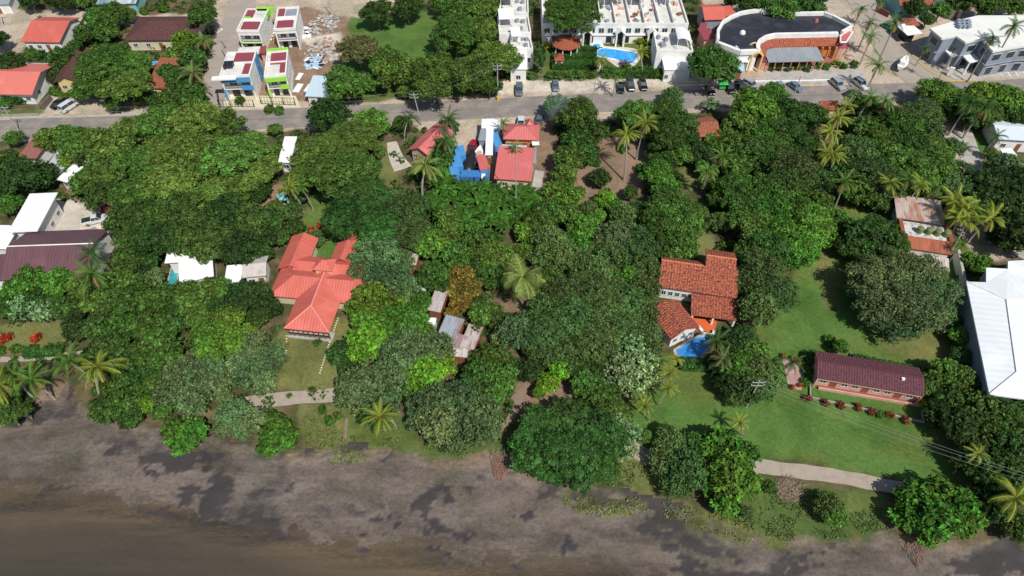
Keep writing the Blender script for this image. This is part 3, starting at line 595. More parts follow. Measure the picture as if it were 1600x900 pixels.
# --- hotel
def hotel_unit(root, A, B, D, h, canopy=True, wins=2, part='roof'):
    fr = Fr(A, B, h); W = fr.W; fr.block(1, D); m = fr.mb(); m.prism(fr.rect(0, 0, W, D), -.3, h - .5); m.build('wall', WHITE, root)
    m = fr.mb()
    for q in ((0, 0, W, .3), (0, D - .3, W, D), (0, .3, .3, D - .3), (W - .3, .3, W, D - .3)): m.prism(fr.rect(q[0], q[1], q[2], q[3]), h - .5, h + .3)
    m.build('parapet', WHITE, root); m = fr.mb(); m.prism(fr.rect(.3, .3, W - .3, D - .3), h - .5, h - .4); m.build('roof', WFLAT, root)
    for i in range(wins): opening(root, fr, W * (i + .5) / wins, 0, h * .45 - .6, 1.3, 1.4); opening(root, fr, W, D * (i + .5) / wins, 1.0, 1.2, 1.3, 'r')
    return fr
hr = thing('hotel_block', 'white stepped hotel block with terraces, left of the round gazebo', 'hotel', P(800, 108), 0, 'white hotel blocks around the pool')
for A, B, D, h in (((780,22),(826,22),9,7),((780,54),(830,52),8.5,7),((800,79),(833,77),7,5.5)):
    fr = hotel_unit(hr, A, B, D, h); m = fr.mb(); addroof(m, fr, 'shed', .2, D * .42, fr.W * .5, D * .95, h + 2.2, .4); m.build('canopy', WROOF, hr)
    m = fr.mb(); [m.box(fr(a, b, h + .9), (.15, .15, 2.6)) for a in (.4, fr.W * .46) for b in (D * .46, D * .9)]; m.build('canopy_post', WHITE, hr)
    m = fr.mb(); [m.box(fr(fr.W * a, D * b, h + .1), (.9, .7, .8), .3) for a, b in ((.7, .3), (.8, .7), (.62, .75))]; m.build('roof_equipment', GREYP, hr)
fr = Fr((796,108), (824,108), 4); m = addroof(fr.mb(), fr, 'shed', 0, 0, fr.W, 8.5, 4, 1.2); m.build('annex_roof', WROOF, hr); addwall(fr.mb(), fr, 'shed', 0, 0, fr.W, 8.5, 4, 1.2, over=.3).build('wall', WHITE, hr); fr.block(1, 8); opening(hr, fr, fr.W * .5, .3, .9, 1.2, 1.2)
hr = thing('hotel_block', 'long white hotel block with arched gable porches behind the pool', 'hotel', P(965, 50), 0, 'white hotel blocks around the pool')
fr = hotel_unit(hr, (848,38), (1076,38), 15, 5.5, wins=1); W = fr.W
m = fr.mb(); m.prism(fr.rect(0, -.3, W, 4.2), 2.4, 2.7); m.build('terrace', WHITE, hr)
for a0, a1 in ((.16,.35),(.43,.57),(.86,.93),(.62,.72)):
    m = fr.mb(); addroof(m, fr, 'shed', a0 * W, 9, a1 * W, 12.2, 8, .4); m.build('canopy', WROOF, hr); m = fr.mb(); [m.box(fr(a * W, b, 6.6), (.15, .15, 2.5)) for a in (a0 + .01, a1 - .01) for b in (9.3, 11.8)]; m.build('canopy_post', WHITE, hr)
for k in range(9): m = fr.mb(); m.prism(fr.rect(W * (k + 1) / 10 - .12, .3, W * (k + 1) / 10 + .12, 14.7), 5.1, 6.2); m.build('party_wall', WHITE, hr)
for k in range(16): opening(hr, fr, W * (k + .5) / 16, 0, 3.0, 1.5, 1.5); 
for k in range(8): opening(hr, fr, W * (k + .7) / 8, 0, .2, 1.4, 1.9, 'f', 'opening')
rs = random.Random(8); m = fr.mb()
for k in range(60): q = fr(rs.uniform(1, W - 1), rs.uniform(1, 14), 5.3); m.box(q, (rs.uniform(.4, 1.6), rs.uniform(.3, 1.2), rs.uniform(.3, .9)), rs.uniform(0, 3), rs.randrange(4))
m.build('terrace_furniture', [GREYP, WOOD, PINKP, WHITE], hr)
for x in (848 + 70, 970, 1020):
    q = Fr((x - 8, 56), (x + 8, 56), 3.4); m = q.mb(); addroof(m, q, 'gabley', 0, 0, q.W, 5.5, 3.6, 1.3); o = m.build('porch_roof', WHITE, hr); m = q.mb()
    for a in (.15, q.W - .5): m.prism(q.rect(a, .2, a + .4, .6), 0, 3.5)
    m.build('porch_column', WHITE, hr); opening(hr, q, q.W / 2, 1.6, 0, 1.8, 3, 'f', 'opening')
hr = thing('hotel_block', 'white hotel block with curved canopy, right of the pool', 'hotel', P(1060, 105), 0, 'white hotel blocks around the pool')
fr = hotel_unit(hr, (1026,80), (1083,81), 8.5, 6); m = fr.mb(); W = fr.W
vs = []; n = 7
for b in (1.8, 7.2):
    for i in range(n): t = i / (n - 1); vs.append(fr(W * (.56 + .42 * t), b, 8.0 + .9 * math.sin(math.pi * (t * .9 + .1)) - .8 * t))
m.shell(vs, [[i, i + 1, n + i + 1, n + i] for i in range(n - 1)], .1); m.build('canopy', WROOF, hr)
m = fr.mb(); [m.box(fr(W * a, b, 6.8), (.15, .15, 2.2)) for a in (.58, .96) for b in (2, 7)]; m.build('canopy_post', WHITE, hr)
m = fr.mb(); [m.box(fr(W * a, b, 6.1), (s, s, .9), .4) for a, b, s in ((.2, 3, 1.3), (.32, 5.5, .9), (.12, 6.5, .8))]; m.build('roof_equipment', GREYP, hr)
fr = Fr((1038,109), (1081,109), 3.6); fr.block(1, 7); m = addroof(fr.mb(), fr, 'shed', 0, 0, fr.W, 7.2, 3.6, .7); m.build('annex_roof', WROOF, hr); addwall(fr.mb(), fr, 'shed', 0, 0, fr.W, 7.2, 3.6, .7, over=.2).build('wall', WHITE, hr); opening(hr, fr, .8, .2, .9, 1, 1.2)
# gazebo: octagonal roof on posts
def gazebo(name, label, px, py, R, h, rise, mat, n=10, posts=10, cat='gazebo'):
    c = P(px, py, h); root = thing(name, label, cat, (c.x, c.y, 0)); m = MB(); m.shell([(c.x + math.cos(6.283 * i / n) * R, c.y + math.sin(6.283 * i / n) * R, h) for i in range(n)] + [(c.x, c.y, h + rise)], [[i, (i + 1) % n, n] for i in range(n)], .15); m.build('roof', mat, root)
    m = MB(); [m.box((c.x + math.cos(6.283 * i / posts) * R * .88, c.y + math.sin(6.283 * i / posts) * R * .88, h / 2), (.25, .25, h)) for i in range(posts)]; m.build('post', WHITE, root)
    m = MB(); m.tube([(c.x, c.y, .02), (c.x, c.y, .18)], R * .95, 20); m.build('floor', CONC, root); UNDER_BLOCK.append([(px - 30, py - 20), (px + 30, py - 20), (px + 30, py + 20), (px - 30, py + 20)])
gazebo('gazebo', 'large round terracotta roofed gazebo in the hotel garden', 885, 66, 3.9, 3, 1.3, TERRA)
house('garden_hut', 'small red tiled hut between the hotel hedges', (866,95), (882,95), 3, 2.4, 1.2, 'hip', TERRA, WHITE, cat='hut', nf=1, over=.3)
m = MB(); m.prism([P(*p).xy for p in smooth_pts([(922,70),(935,64),(945,72),(990,76),(1002,88),(985,108),(968,107),(950,95),(930,84)])], -.1, .07); tag(m.build('pool_terrace', paint('pool_terrace', (.6, .55, .45))), kind='structure')
pool('large kidney shaped blue hotel pool', smooth_pts([(933,82),(938,76),(955,77),(975,80),(990,82),(997,87),(990,97),(975,99),(962,93),(945,90),(935,88)]), .6, PB1, WHITE)
pool('small round blue hotel paddling pool', [(932 + 6.5 * math.cos(i * .5236), 72 + 3.6 * math.sin(i * .5236)) for i in range(12)], .8, PB1, WHITE)
m = MB(); m.prism([P(*p).xy for p in ((910,58),(1030,58),(1030,68),(1000,66),(960,68),(915,66))], -.1, .1); tag(m.build('pavement', paint('pale_paving', (.55, .48, .38))), kind='structure')
for x in (970, 976):
    p = P(x, 103); t = thing('sun_lounger', 'dark red sun lounger on the hotel pool terrace', 'sun lounger', p, 0, 'pair of sun loungers by the hotel pool'); m = MB(); m.box((p.x, p.y - .3, .35), (.7, 1.3, .12)); m.build('seat', REDP, t); m = MB(); m.add([(p.x - .35, p.y + .35, .3), (p.x + .35, p.y + .35, .3), (p.x + .35, p.y + .9, .8), (p.x - .35, p.y + .9, .8), (p.x - .35, p.y + .45, .22), (p.x + .35, p.y + .45, .22), (p.x + .35, p.y + 1, .72), (p.x - .35, p.y + 1, .72)], [[0, 1, 2, 3], [7, 6, 5, 4], [0, 4, 5, 1], [2, 6, 7, 3], [0, 3, 7, 4], [1, 5, 6, 2]]); m.build('backrest', REDP, t)
    for dx in (-.3, .3):
        for dy in (-.8, .25): m = MB(); m.box((p.x + dx, p.y + dy, .15), (.07, .07, .28)); m.build('leg', STEEL, t)
# --- nightclub with the black roof
root = thing('nightclub_building', 'huge curved black flat roof building with white parapet', 'nightclub', P(1200, 80)); hN = 5.0
outer = [(1121,66),(1121,52),(1129,38),(1142,30),(1156,24),(1172,21),(1190,19),(1191,22),(1222,22),(1229,25),(1286,24),(1300,29),(1330,45),(1314,54)]; inner = [(1308,55),(1210,57),(1197,60),(1187,66),(1183,73),(1184,82),(1156,83),(1122,70)]
wv = [P(x, y, hN) for x, y in outer + inner]; m = MB(); m.prism([p.xy for p in wv], -.3, hN); m.build('wall', WHITE, root); m = MB(); m.prism([p.xy for p in wv], hN + .01, hN + .1); m.build('roof', BLACKR, root); UNDER_BLOCK.append(outer + [(1330, 120), (1120, 120)])
def ridge_wall(pts, h0, h1, w, part, mat, par):
    m = MB(); q = [P(x, y, hN) for x, y in pts]
    for a, b in zip(q[:-1], q[1:]): d = (b - a).normalized(); n_ = Vector((-d.y, d.x, 0)) * w / 2; m.prism([(a - n_).xy, (b - n_).xy, (b + n_).xy, (a + n_).xy], h0, h1)
    return m.build(part, mat, par)
ridge_wall(outer, hN - .3, hN + 1.0, .7, 'parapet', WHITE, root); ridge_wall(inner, hN - .3, hN + .8, .9, 'parapet', WHITE, root)
tp = [(1308,55),(1210,57),(1197,60),(1187,66),(1183,73),(1184,82)]; top = [P(x, y, hN - .1) for x, y in tp]; ofs = [(0,-2.8),(0,-2.8),(.8,-2.4),(1.8,-1.6),(2.4,-.6),(2.6,0)]
low = [Vector((p.x + o[0], p.y + o[1], hN - 1.4)) for p, o in zip(top, ofs)]; m = MB(); k = len(top); m.shell([tuple(p) for p in top + low], [[i, i + 1, k + i + 1, k + i] for i in range(k - 1)], .12); m.build('tiled_awning', TERRA, root)
for i in range(10): p = P(1204 + i * 10.4, 57.5, 0) ; a = top[1].lerp(top[0], i / 9.3); m = MB(); m.tube([(a.x, a.y - 3.1, 0), (a.x, a.y - 3.1, hN - 1.6)], .28, 10); m.build('column', ORANGEP, root)
m = MB(); a, b = top[1], top[0]; m.prism([(a.x, a.y - 1.6), (b.x, b.y - 1.6), (b.x, b.y - 1.4), (a.x, a.y - 1.4)], 0, hN - 1.2); m.build('inner_wall', ORANGEP, root)
fr = Fr((1201,97), (1288,95), 3.0); m = addroof(fr.mb(), fr, 'shed', 0, 0, fr.W, 7.4, 3.0, .5); m.build('grey_canopy', GREYR, root); m = fr.mb(); [m.box(fr(fr.W * i / 7 + .15 * (i == 0) - .15 * (i == 7), .3, 1.4), (.18, .18, 2.8)) for i in range(8)]; m.build('canopy_post', ORANGEP, root)
m = MB(); m.prism([P(*p).xy for p in ((1190,100),(1310,100),(1312,72),(1190,72))], -.1, .1); m.build('floor', paint('reddish_floor', (.3, .12, .08)), root)
for (x, y, rr, zz, mt, pn) in ((1160, 52, .8, .9, PLAS, 'roof_dome'), (1275, 34, .6, .9, paint('red_dish', (.5, .08, .1)), 'roof_sign'), (1127, 39, .4, .6, PLAS, 'roof_lamp')): p = P(x, y, hN + .1); m = MB(); m.tube([(p.x, p.y, hN + .1), (p.x, p.y, hN + .1 + zz * .6), (p.x, p.y, hN + .1 + zz)], [rr, rr * .8, .1], 10); m.build(pn, mt, root)
c = P(1311, 78, 1.5); m = MB(); m.tube([(c.x, c.y, 0), (c.x, c.y, 3.2)], 2.0, 14); m.build('round_tower', PINKP, root); m = MB(); m.tube([(c.x, c.y, 3.2), (c.x, c.y, 4.2)], [2.1, .2], 14); m.build('tower_roof', REDP, root)
fr = Fr((1314,66), (1322,66), 4.5); m = fr.mb(); m.prism([P(*p, 4.5).xy for p in ((1313,66),(1322,66),(1332,50),(1326,46),(1313,56))], 3.6, 5.0); m.build('side_turret', paint('pink_red_panel', (.5, .12, .13)), root); m = MB(); q = [P(x, y, 5) for x, y in ((1313,66),(1322,66),(1332,50),(1326,46),(1313,56),(1313,66))]
for a, b in zip(q[:-1], q[1:]): m.tube([a, b], .22, 6)
m.build('turret_rim', WHITE, root)
# arch gateway
g = Fr((1168,113), (1184,113), 0); root = thing('gateway', 'ochre arched gateway with four legs at the nightclub entrance', 'gateway', g(0, 0)); W = g.W; gm = paint('ochre_paint', (.72, .48, .16), dirt=.1); m = g.mb()
for b in (0, 4.5):
    for a in (0, W): m.box(g(a, b, 2.4), (.35, .35, 4.8), g.rz()); o = m.build('leg', gm, root); m = g.mb()
    pts = [g(W * t, b, 4.6 + 1.0 * math.sin(math.pi * t)) for t in [i / 10 for i in range(11)]]; m.tube(pts, .22, 6); m.build('arch', gm, root); m = g.mb()
for a in (0, W): m.tube([g(a, 0, 4.7), g(a, 4.5, 4.7)], .18, 6)
m.tube([g(0, 2.2, 4.7), g(W, 2.2, 4.7)], .14, 6); m.build('beam', gm, root)
m = MB(); m.prism([P(*p).xy for p in ((1147,124),(1188,122),(1183,112),(1150,113))], -.1, .16); tag(m.build('entrance_slab', paint('brown_paving', (.42, .3, .2))), kind='structure')
house('house', 'red metal roofed house beside the left end of the black roof', (1101,31), (1134,30), 8, 4.5, 1.5, 'gable', SALMON, GREYP, nf=2)
house('shed', 'small orange roof between the red roof and the black roof', (1132,26), (1152,22), 4, 3.6, .6, 'shed', SALMON, PINKP, cat='shed', nf=0)
house('shed', 'small maroon roof left of the black roof', (1090,48), (1100,50), 6, 3, .6, 'shed', REDP, PINKP, cat='shed', nf=0)
house('shed', 'maroon and pink annex at the left tip of the black roof', (1100,62), (1119,60), 5, 3.2, .4, 'shed', REDP, PINKP, cat='shed', nf=0)
house('kiosk', 'small white peaked kiosk roof beside the ochre gateway', (1152,96), (1170,97), 4.5, 3, 1, 'hip', WROOF, TEALP, cat='kiosk', nf=1)
house('kiosk', 'pale blue flat kiosk in front of the white peaked kiosk', (1148,110), (1164,111), 4, 2.8, 0, 'flat', paint('pale_blue_roof', (.4, .55, .6)), TEALP, cat='kiosk', nf=1)
root = thing('booth', 'small round red walled booth right of the ochre gateway', 'booth', P(1194, 100)); c = P(1193, 97, 1.5); m = MB(); m.tube([(c.x, c.y, 0), (c.x, c.y, 2.4)], 1.6, 12); m.build('wall', PINKP, root); m = MB(); m.tube([(c.x, c.y, 2.4), (c.x, c.y, 2.7)], 1.75, 12); m.build('roof', REDP, root)
rail_fence([(1205,110),(1340,105)], 'low white railing between the nightclub planting and the pavement', .8, WHITE)
# --- mall at the right
root = thing('mall_building', 'large grey two storey building with angular white roof at the right edge', 'building', P(1520, 90)); hM = 7.5
rf = [(1453,44),(1490,33),(1528,24),(1600,24),(1760,20),(1760,66),(1598,72),(1552,80),(1535,61),(1509,66),(1494,56),(1472,60)]; q = [P(x, y, hM) for x, y in rf]; c = sum(q, Vector()) / len(q)
m = MB(); m.prism([p.xy for p in q], hM - .5, hM); m.build('roof', paint('white_mall_roof', (.72, .72, .66), dirt=.15, scale=.15), root); qi = [c + (p - c) * .965 for p in q]; m = MB(); m.prism([p.xy for p in qi], -.3, hM - .51); m.build('wall', GREYP, root)
def wall_openings(q, z, w, h, gap, part='window'):
    for a, b in zip(q, q[1:] + q[:1]):
        d = b - a; L = d.length; u = d.normalized(); nrm = Vector((u.y, -u.x, 0))
        if (a + b).dot(nrm) == 0: continue
        if nrm.dot(((a + b) / 2) - c) < 0: nrm = -nrm
        if nrm.y > .3: continue
        n = int(L / gap)
        for i in range(n):
            p = a + u * (i + .5) * L / n; m = MB(); rz = math.atan2(u.y, u.x); m.box((p.x + nrm.x * .03, p.y + nrm.y * .03, z + h / 2), (w, .12, h), rz); o = m.build('window', FRAME, root); m = MB(); m.box((p.x + nrm.x * .09, p.y + nrm.y * .09, z + h / 2), (w - .25, .06, h - .25), rz); m.build('pane', GLASS, o)
wall_openings(qi, 4.4, 2.6, 1.9, 3.2); wall_openings(qi, .4, 2.2, 2.3, 3.4)
m = MB(); qo = [c + (p - c) * 1.02 for p in q]; [m.tube([a + Vector((0, 0, -3.9)), b + Vector((0, 0, -3.9))], .16, 6) for a, b in zip(qo, qo[1:])]; m.build('balcony_rail', GREYP, root)
for nm, pts, hh in (('porch_roof', ((1474,76),(1486,70),(1500,84),(1488,90)), 3.6), ('porch_roof', ((1502,84),(1515,98),(1538,92),(1524,80)), 3.6)):
    w = [P(x, y, hh) for x, y in pts]; m = MB(); m.prism([p.xy for p in w], hh - .3, hh); o = m.build(nm, WHITE, root); m = MB(); cc = sum(w, Vector()) / 4
    for p in w: e = p.lerp(cc, .12); m.box((e.x, e.y, 1.65), (.35, .35, 3.3))
    m.build('porch_column', WHITE, o)
rs = random.Random(4); m = MB()
for i in range(9): p = P(1497 + (i % 3) * 7 + rs.uniform(-1, 1), 36 + (i // 3) * 4, hM); m.box((p.x, p.y, hM + .5), (1.0, .9, .9), .4); m.box((p.x + .6, p.y, hM + .15), (1.6, .15, .2), .4)
m.build('roof_equipment', [GREYP], root); UNDER_BLOCK.append([(1440,20),(1700,20),(1700,115),(1500,120),(1440,60)])
m = MB(); m.prism([P(*p).xy for p in ((1430,70),(1445,62),(1510,105),(1600,100),(1640,118),(1490,124))], -.1, .13); tag(m.build('pavement', CONC), kind='structure')
m = MB()
for i in range(8): a, b = P(1560 + i * 11, 108 - i * .6), P(1567 + i * 12, 122 - i * .8); d = (b - a).normalized(); n_ = Vector((-d.y, d.x, 0)) * .08; m.prism([(a - n_).xy, (b - n_).xy, (b + n_).xy, (a + n_).xy], .1, .145)
tag(m.build('parking_lines', WHITE), kind='structure')
fr = Fr((1537,108), (1588,97), 0); m = fr.mb(); m.prism(fr.rect(0, 0, fr.W, .35), 0, .9); tag(m.build('low_wall', paint('red_low_wall', (.45, .1, .07))), 'low red wall in front of the grey mall', 'wall')
root = thing('information_stele', 'small white and blue upright sign box on the mall corner', 'sign', P(1482, 120)); fr = Fr((1478,119), (1486,121), 0); m = fr.mb(); m.prism(fr.rect(0, 0, 1.1, .5), .3, 2.5); m.build('panel', WHITE, root); m = fr.mb(); m.prism(fr.rect(.1, .05, 1.0, .45), 0, .3); m.build('foot', BLUEP, root)
house('car_port', 'small white flat canopy beside the grey mall', (1418,55), (1442,52), 5.5, 3, 0, 'flat', WHITE, STEEL, cat='canopy', nf=0, over=1.2)
house('house', 'teal house with red tiled roof at the top right', (1406,8), (1460,8), 9, 4, 1.6, 'gable', TERRA, TEALP, nf=4)
house('house', 'rust red tiled roof beyond the mall at the top edge', (1490,14), (1512,13), 10, 3.2, 1.5, 'hip', TERRA, WHITE, nf=1)
house('shed', 'small curved red roof hut behind the white canopy', (1416,40), (1438,40), 4, 3, 1, 'hip', TERRA, WHITE, cat='hut', nf=0)
fr = Fr((1366,18), (1386,28), 0); m = fr.mb(); m.prism(fr.rect(0, 0, fr.W, .4), 0, 1.6); tag(m.build('garden_wall', paint('maroon_wall', (.2, .05, .04))), 'maroon garden wall under the palms at the top of the street', 'wall')
# --- sailing boat monument on the junction
p = P(1408, 106); root = thing('boat_monument', 'white boat shaped monument standing on the street junction', 'monument', p, math.radians(55))
def boat_hull(L, Wd, Hh, nm='hull'):
    m = MB(); n = 9; vs = []
    for i in range(n):
        t = i / (n - 1); w = Wd / 2 * (math.sin(math.pi * min(1, (t * .82 + .22))) ** .6 if t < 1 else .02); w = max(w, .03); x = -L / 2 + L * t; s = Hh * (1 + .35 * t * t)
        vs += [(x, -w, s), (x, -w * .6, .15 * Hh), (x, 0, 0), (x, w * .6, .15 * Hh), (x, w, s), (x, 0, s - .12)]
    fs = []
    for i in range(n - 1):
        for j in range(6): fs.append([i * 6 + j, i * 6 + (j + 1) % 6, (i + 1) * 6 + (j + 1) % 6, (i + 1) * 6 + j])
    fs += [list(range(6))[::-1], list(range((n - 1) * 6, n * 6))]; m.add(vs, fs); return m
def local(m, name, mat, parent, smooth=False):
    l = parent_loc(parent); m.v = [(v[0] + l[0], v[1] + l[1], v[2] + l[2]) for v in m.v]; return m.build(name, mat, parent, smooth)
m = boat_hull(6.2, 2.2, 1.0); m.v = [(v[0], v[1], v[2] + .9) for v in m.v]; local(m, 'hull', WHITE, root)
m = MB(); m.box((-1.4, 0, 2.2), (1.7, 1.3, 1.0)); local(m, 'cabin', WHITE, root); m = MB(); m.box((-.5, 0, 2.3), (.1, 1.2, .5)); local(m, 'windscreen', GLASS, root)
m = MB(); m.tube([(0, 0, 0), (0, 0, .9)], [1.4, 1.1], 10); local(m, 'base', paint('dark_stone', (.12, .1, .09)), root); m = MB(); m.tube([(.4, 0, 1.8), (.4, 0, 4.2)], .06); local(m, 'mast', STEEL, root)
# --- left middle
house('house', 'white flat roofed house with orange wooden gable wall', (12,363), (58,361), 11, 5, .0, 'flat', WROOF, WHITE, nf=2, over=.8, nr=3)
fr = Fr((34,372), (62,371), 0); m = fr.mb(); m.prism(fr.rect(-.2, -.2, fr.W + .2, .3), 1.2, 3.6); tag(m.build('wooden_screen', paint('orange_wood', (.5, .13, .04))), 'orange wooden screen on the front of the white roofed house', 'screen')
house('house', 'long purple brown metal roofed house below the parked pickups', (0,438), (137,433), 12.5, 4, 2.4, 'gable', PURPLE, WHITE, nf=5, cap=WHITE)
house('shed', 'small dark brown roof above the end of the purple brown roof', (8,402), (30,402), 4, 3, .6, 'shed', PURPLE, WHITE, cat='shed', nf=0)
house('house', 'brown roof corner at the left edge beside the purple roof', (-30,440), (14,437), 6, 3, .8, 'shed', PURPLE, WHITE, nf=0)
house('house', 'long narrow white roof between dark trees at the upper left', (88,280), (104,285), 8, 3, .5, 'shed', WROOF, WHITE, nf=1, door=False)
house('shed', 'pale grey flat roof above the narrow white roof', (66,268), (96,270), 7, 3, .3, 'shed', sheet_metal('pale_grey_sheet', (.5, .52, .55)), WHITE, cat='shed', nf=0)
house('shed', 'reddish brown small roof near the road at the left', (28,245), (56,248), 7, 3, .8, 'shed', sheet_metal('red_brown_sheet', (.3, .12, .09)), WHITE, cat='shed', nf=0)
house('house', 'white roof corner cut by the left edge above the purple roof', (-50,388), (9,389), 6, 3.0, .4, 'shed', WROOF, WHITE, nf=1)
m = MB(); m.prism([P(*p).xy for p in ((70,375),(118,372),(130,325),(95,335))], -.1, .07); tag(m.build('paved_drive', paint('pale_drive', (.5, .45, .38))), kind='structure')
house('house', 'white angular roofed house beside the narrow teal pool', (280,443), (334,431), 11, 4, .6, 'shed', WROOF, WHITE, nf=2)
house('shed', 'small triangular white roof at the back of the teal pool', (257,411), (290,409), 4.5, 3.6, .5, 'shed', WROOF, WHITE, cat='shed', nf=0)
house('house', 'white roof between the teal pool house and the salmon villa, left one', (350,442), (376,440), 4, 3, .4, 'shed', WROOF, WHITE, nf=1, door=False)
house('house', 'pale roof right beside the salmon villa', (378,434), (416,430), 5, 3.2, .8, 'gable', paint('pale_tile_roof', (.5, .45, .4), dirt=.4), WHITE, nf=2)
pool('narrow teal pool beside the white angular roof', [(262,446),(275,446),(280,422),(268,422)], .6, PB3)
house('shed', 'bright white sheet roof standing alone under trees near the road', (434,254), (454,254), 8, 3, .8, 'shed', WROOF, WHITE, cat='shed', nf=1, door=False)
gazebo('garden_shelter', 'small teal peaked shelter between dark trees beside yellow palms', 445, 304, 1.9, 2.4, .8, TEALP, 6, 6, 'shelter')
# --- salmon villa
root = thing('villa', 'large salmon red villa with many hipped roofs above the lawn', 'villa', P(480, 500)); f = Fr((444,513), (514,520), 2.8); W = f.W; m = f.mb(); wl = f.mb()
for (k, a0, b0, a1, b1, h, rise) in (('hip', 0, 0, W, 17, 2.8, 2.0), ('hip', -5.2, 6.8, 13.4, 14.4, 2.85, 1.8), ('gabley', -5.6, 13, -.3, 21.5, 3.3, 1.3), ('gable', -2.5, 12.4, 12.5, 16.5, 3.5, .9), ('gabley', 3.8, 15.5, 8.2, 20.5, 3.6, 1.2), ('gabley', 4.6, 19.6, 9.2, 27, 3.3, 1.2), ('gabley', 9.6, 12, 13.0, 20, 3.25, 1.1), ('hip', 2.0, 11.8, 5.6, 15.0, 5.3, 1.2)):
    addroof(m, f, k, a0, b0, a1, b1, h, rise)
    if h > 5: addwall(wl, f, 'flat', a0, b0, a1, b1, h, 0, over=.3)
    elif b0 == 0: addwall(wl, f, 'flat', a0 + 1.2, b0 + 1.6, a1 - 1.2, b1, h, 0, over=.4)
    else: addwall(wl, f, k if k != 'hip' else 'flat', a0, b0, a1, b1, h, rise, over=.7)
m.build('roof', SALMON, root); wl.build('wall', CREAM, root); m = f.mb()
for a, b, z0, z1, c2, d2 in ((0,0,2.85,4.83,W/2,W/2),(W,0,2.85,4.83,W/2,W/2)): m.tube([f(a, b, z0), f(c2, d2, z1)], .09)
m.tube([f(W/2, W/2, 4.83), f(W/2, 17 - W/2, 4.83)], .1); m.build('ridge_cap', paint('pale_salmon', (.75, .3, .25), dirt=.05), root)
m = f.mb(); m.prism(f.rect(0, 0, W, 2), -.1, .3); m.build('terrace_floor', CONC, root)
for i in range(9): m = f.mb(); m.box(f(.3 + (W - .6) * i / 8, .35, 1.45), (.13, .13, 2.5)); m.build('post', WOOD, root)
m = f.mb()
for z in (.6, .95, 1.25): m.prism(f.rect(.3, .3, W - .3, .38), z, z + .07)
m.build('railing', STEEL, root)
for i in range(4): opening(root, f, 2.4 + (W - 4.8) * i / 3, 2.0, .4, 1.1, 2.0, 'f', 'window')
for i in range(3): opening(root, f, -3.5 + i * 1.4, 7.7, .9, 1.0, 1.1)
UNDER_BLOCK.append([(410,430),(430,370),(560,355),(565,480),(530,530),(435,530)])
def stones(x0, y0, x1, y1, n, label):
    a, b = P(x0, y0), P(x1, y1)
    for i in range(n): p = a.lerp(b, i / (n - 1)); m = MB(); m.prism([(p.x + .16 * math.cos(j * 1.05 + i), p.y + .16 * math.sin(j * 1.05 + i)) for j in range(6)], -.05, .1); tag(m.build('stepping_stone', CREAM), label, 'stepping stone', label)
stones(520, 520, 500, 583, 17, 'small white stone in the dotted row right of the villa lawn'); stones(448, 525, 447, 562, 9, 'small white stone in the dotted row left of the villa lawn'); stones(528, 498, 522, 516, 6, 'small white stone by the right wall of the salmon villa')
# --- pink cottage
house('cottage', 'pink red gable roofed cottage with gravel drive near the road', (638,233), (672,246), 10, 3.2, 1.5, 'gabley', PINKR, PINKP, nf=3, nl=2, cat='cottage')
for x, y in ((607,232),(610,242),(615,252),(620,262),(627,235),(630,243)):
    pass
# --- container yard
house('shed', 'long white metal roof running down the middle of the yard', (758,242), (770,242), 13, 3.2, .4, 'flat', WROOF, WHITE, cat='shed', nf=1)
house('shed', 'short white roof forming the top of the L in the yard', (752,200), (782,200), 3.4, 3.38, .3, 'flat', WROOF, WHITE, cat='shed', nf=0, over=.3)
house('shed', 'grey corrugated shed between the white roofs of the yard', (747,219), (761,220), 4.2, 3, .3, 'flat', GREYR, GREYP, cat='shed', nf=0, over=.2)
def container(label, A, B, D, h, c, rz=0):
    mt = sheet_metal('container_' + c[0], c[1], dirt=.3, period=.5); fr = Fr(A, B, h); root = thing('shipping_container', label, 'container', fr(0, 0)); m = fr.mb(); m.prism(fr.rect(.06, .06, fr.W - .06, D - .06), .1, h - .08); m.build('body', mt, root); m = fr.mb()
    for a in (0, fr.W - .14):
        for b in (0, D - .14): m.prism(fr.rect(a, b, a + .14, b + .14), 0, h)
    m.prism(fr.rect(.14, 0, fr.W - .14, .14), h - .14, h); m.prism(fr.rect(.14, D - .14, fr.W - .14, D), h - .14, h); m.prism(fr.rect(0, .14, .13, D - .14), h - .14, h); m.prism(fr.rect(fr.W - .13, .14, fr.W, D - .14), h - .14, h); m.build('frame', mt, root); m = fr.mb(); m.prism(fr.rect(fr.W * .48, -.03, fr.W * .52, .02), .2, h - .2); m.build('door', STEEL, root)
BL = ('blue', (.05, .2, .5)); BL2 = ('sky_blue', (.08, .3, .62))
container('blue container at the top of the left blue row in the yard', (713,245), (728,243), 3.8, 2.6, BL2); container('sky blue container in the middle of the left blue row', (708,262), (724,260), 4.2, 2.7, BL2); container('sky blue container at the bottom of the left blue row', (705,275), (719,273), 3.4, 2.6, BL2)
container('blue container lying across the bottom of the yard', (719,276), (762,277), 2.2, 2.3, BL); container('blue container between the white roof and the orange wall', (774,230), (786,228), 6, 2.7, BL2)
house('shed', 'pink roofed blue shed right of the black tarpaulin', (750,266), (765,264), 5.2, 3, .2, 'flat', PINKR, BLUEP, cat='shed', nf=1, over=.15)
house('shed', 'small white box roof at the bottom of the yard', (752,280), (758,280), 1.8, 2.6, 0, 'flat', WROOF, WHITE, cat='shed', nf=0, over=.1)
house('house', 'pink roofed house with orange front wall beside the yard', (786,217), (842,219), 5.6, 3.4, 1.4, 'hip', PINKR, ORANGEP, nf=4, cap=PINKR)
house('shed', 'small pink dome like roof behind the orange walled house', (820,200), (835,200), 3, 3.2, 1.2, 'hip', PINKR, ORANGEP, cat='shed', nf=0)
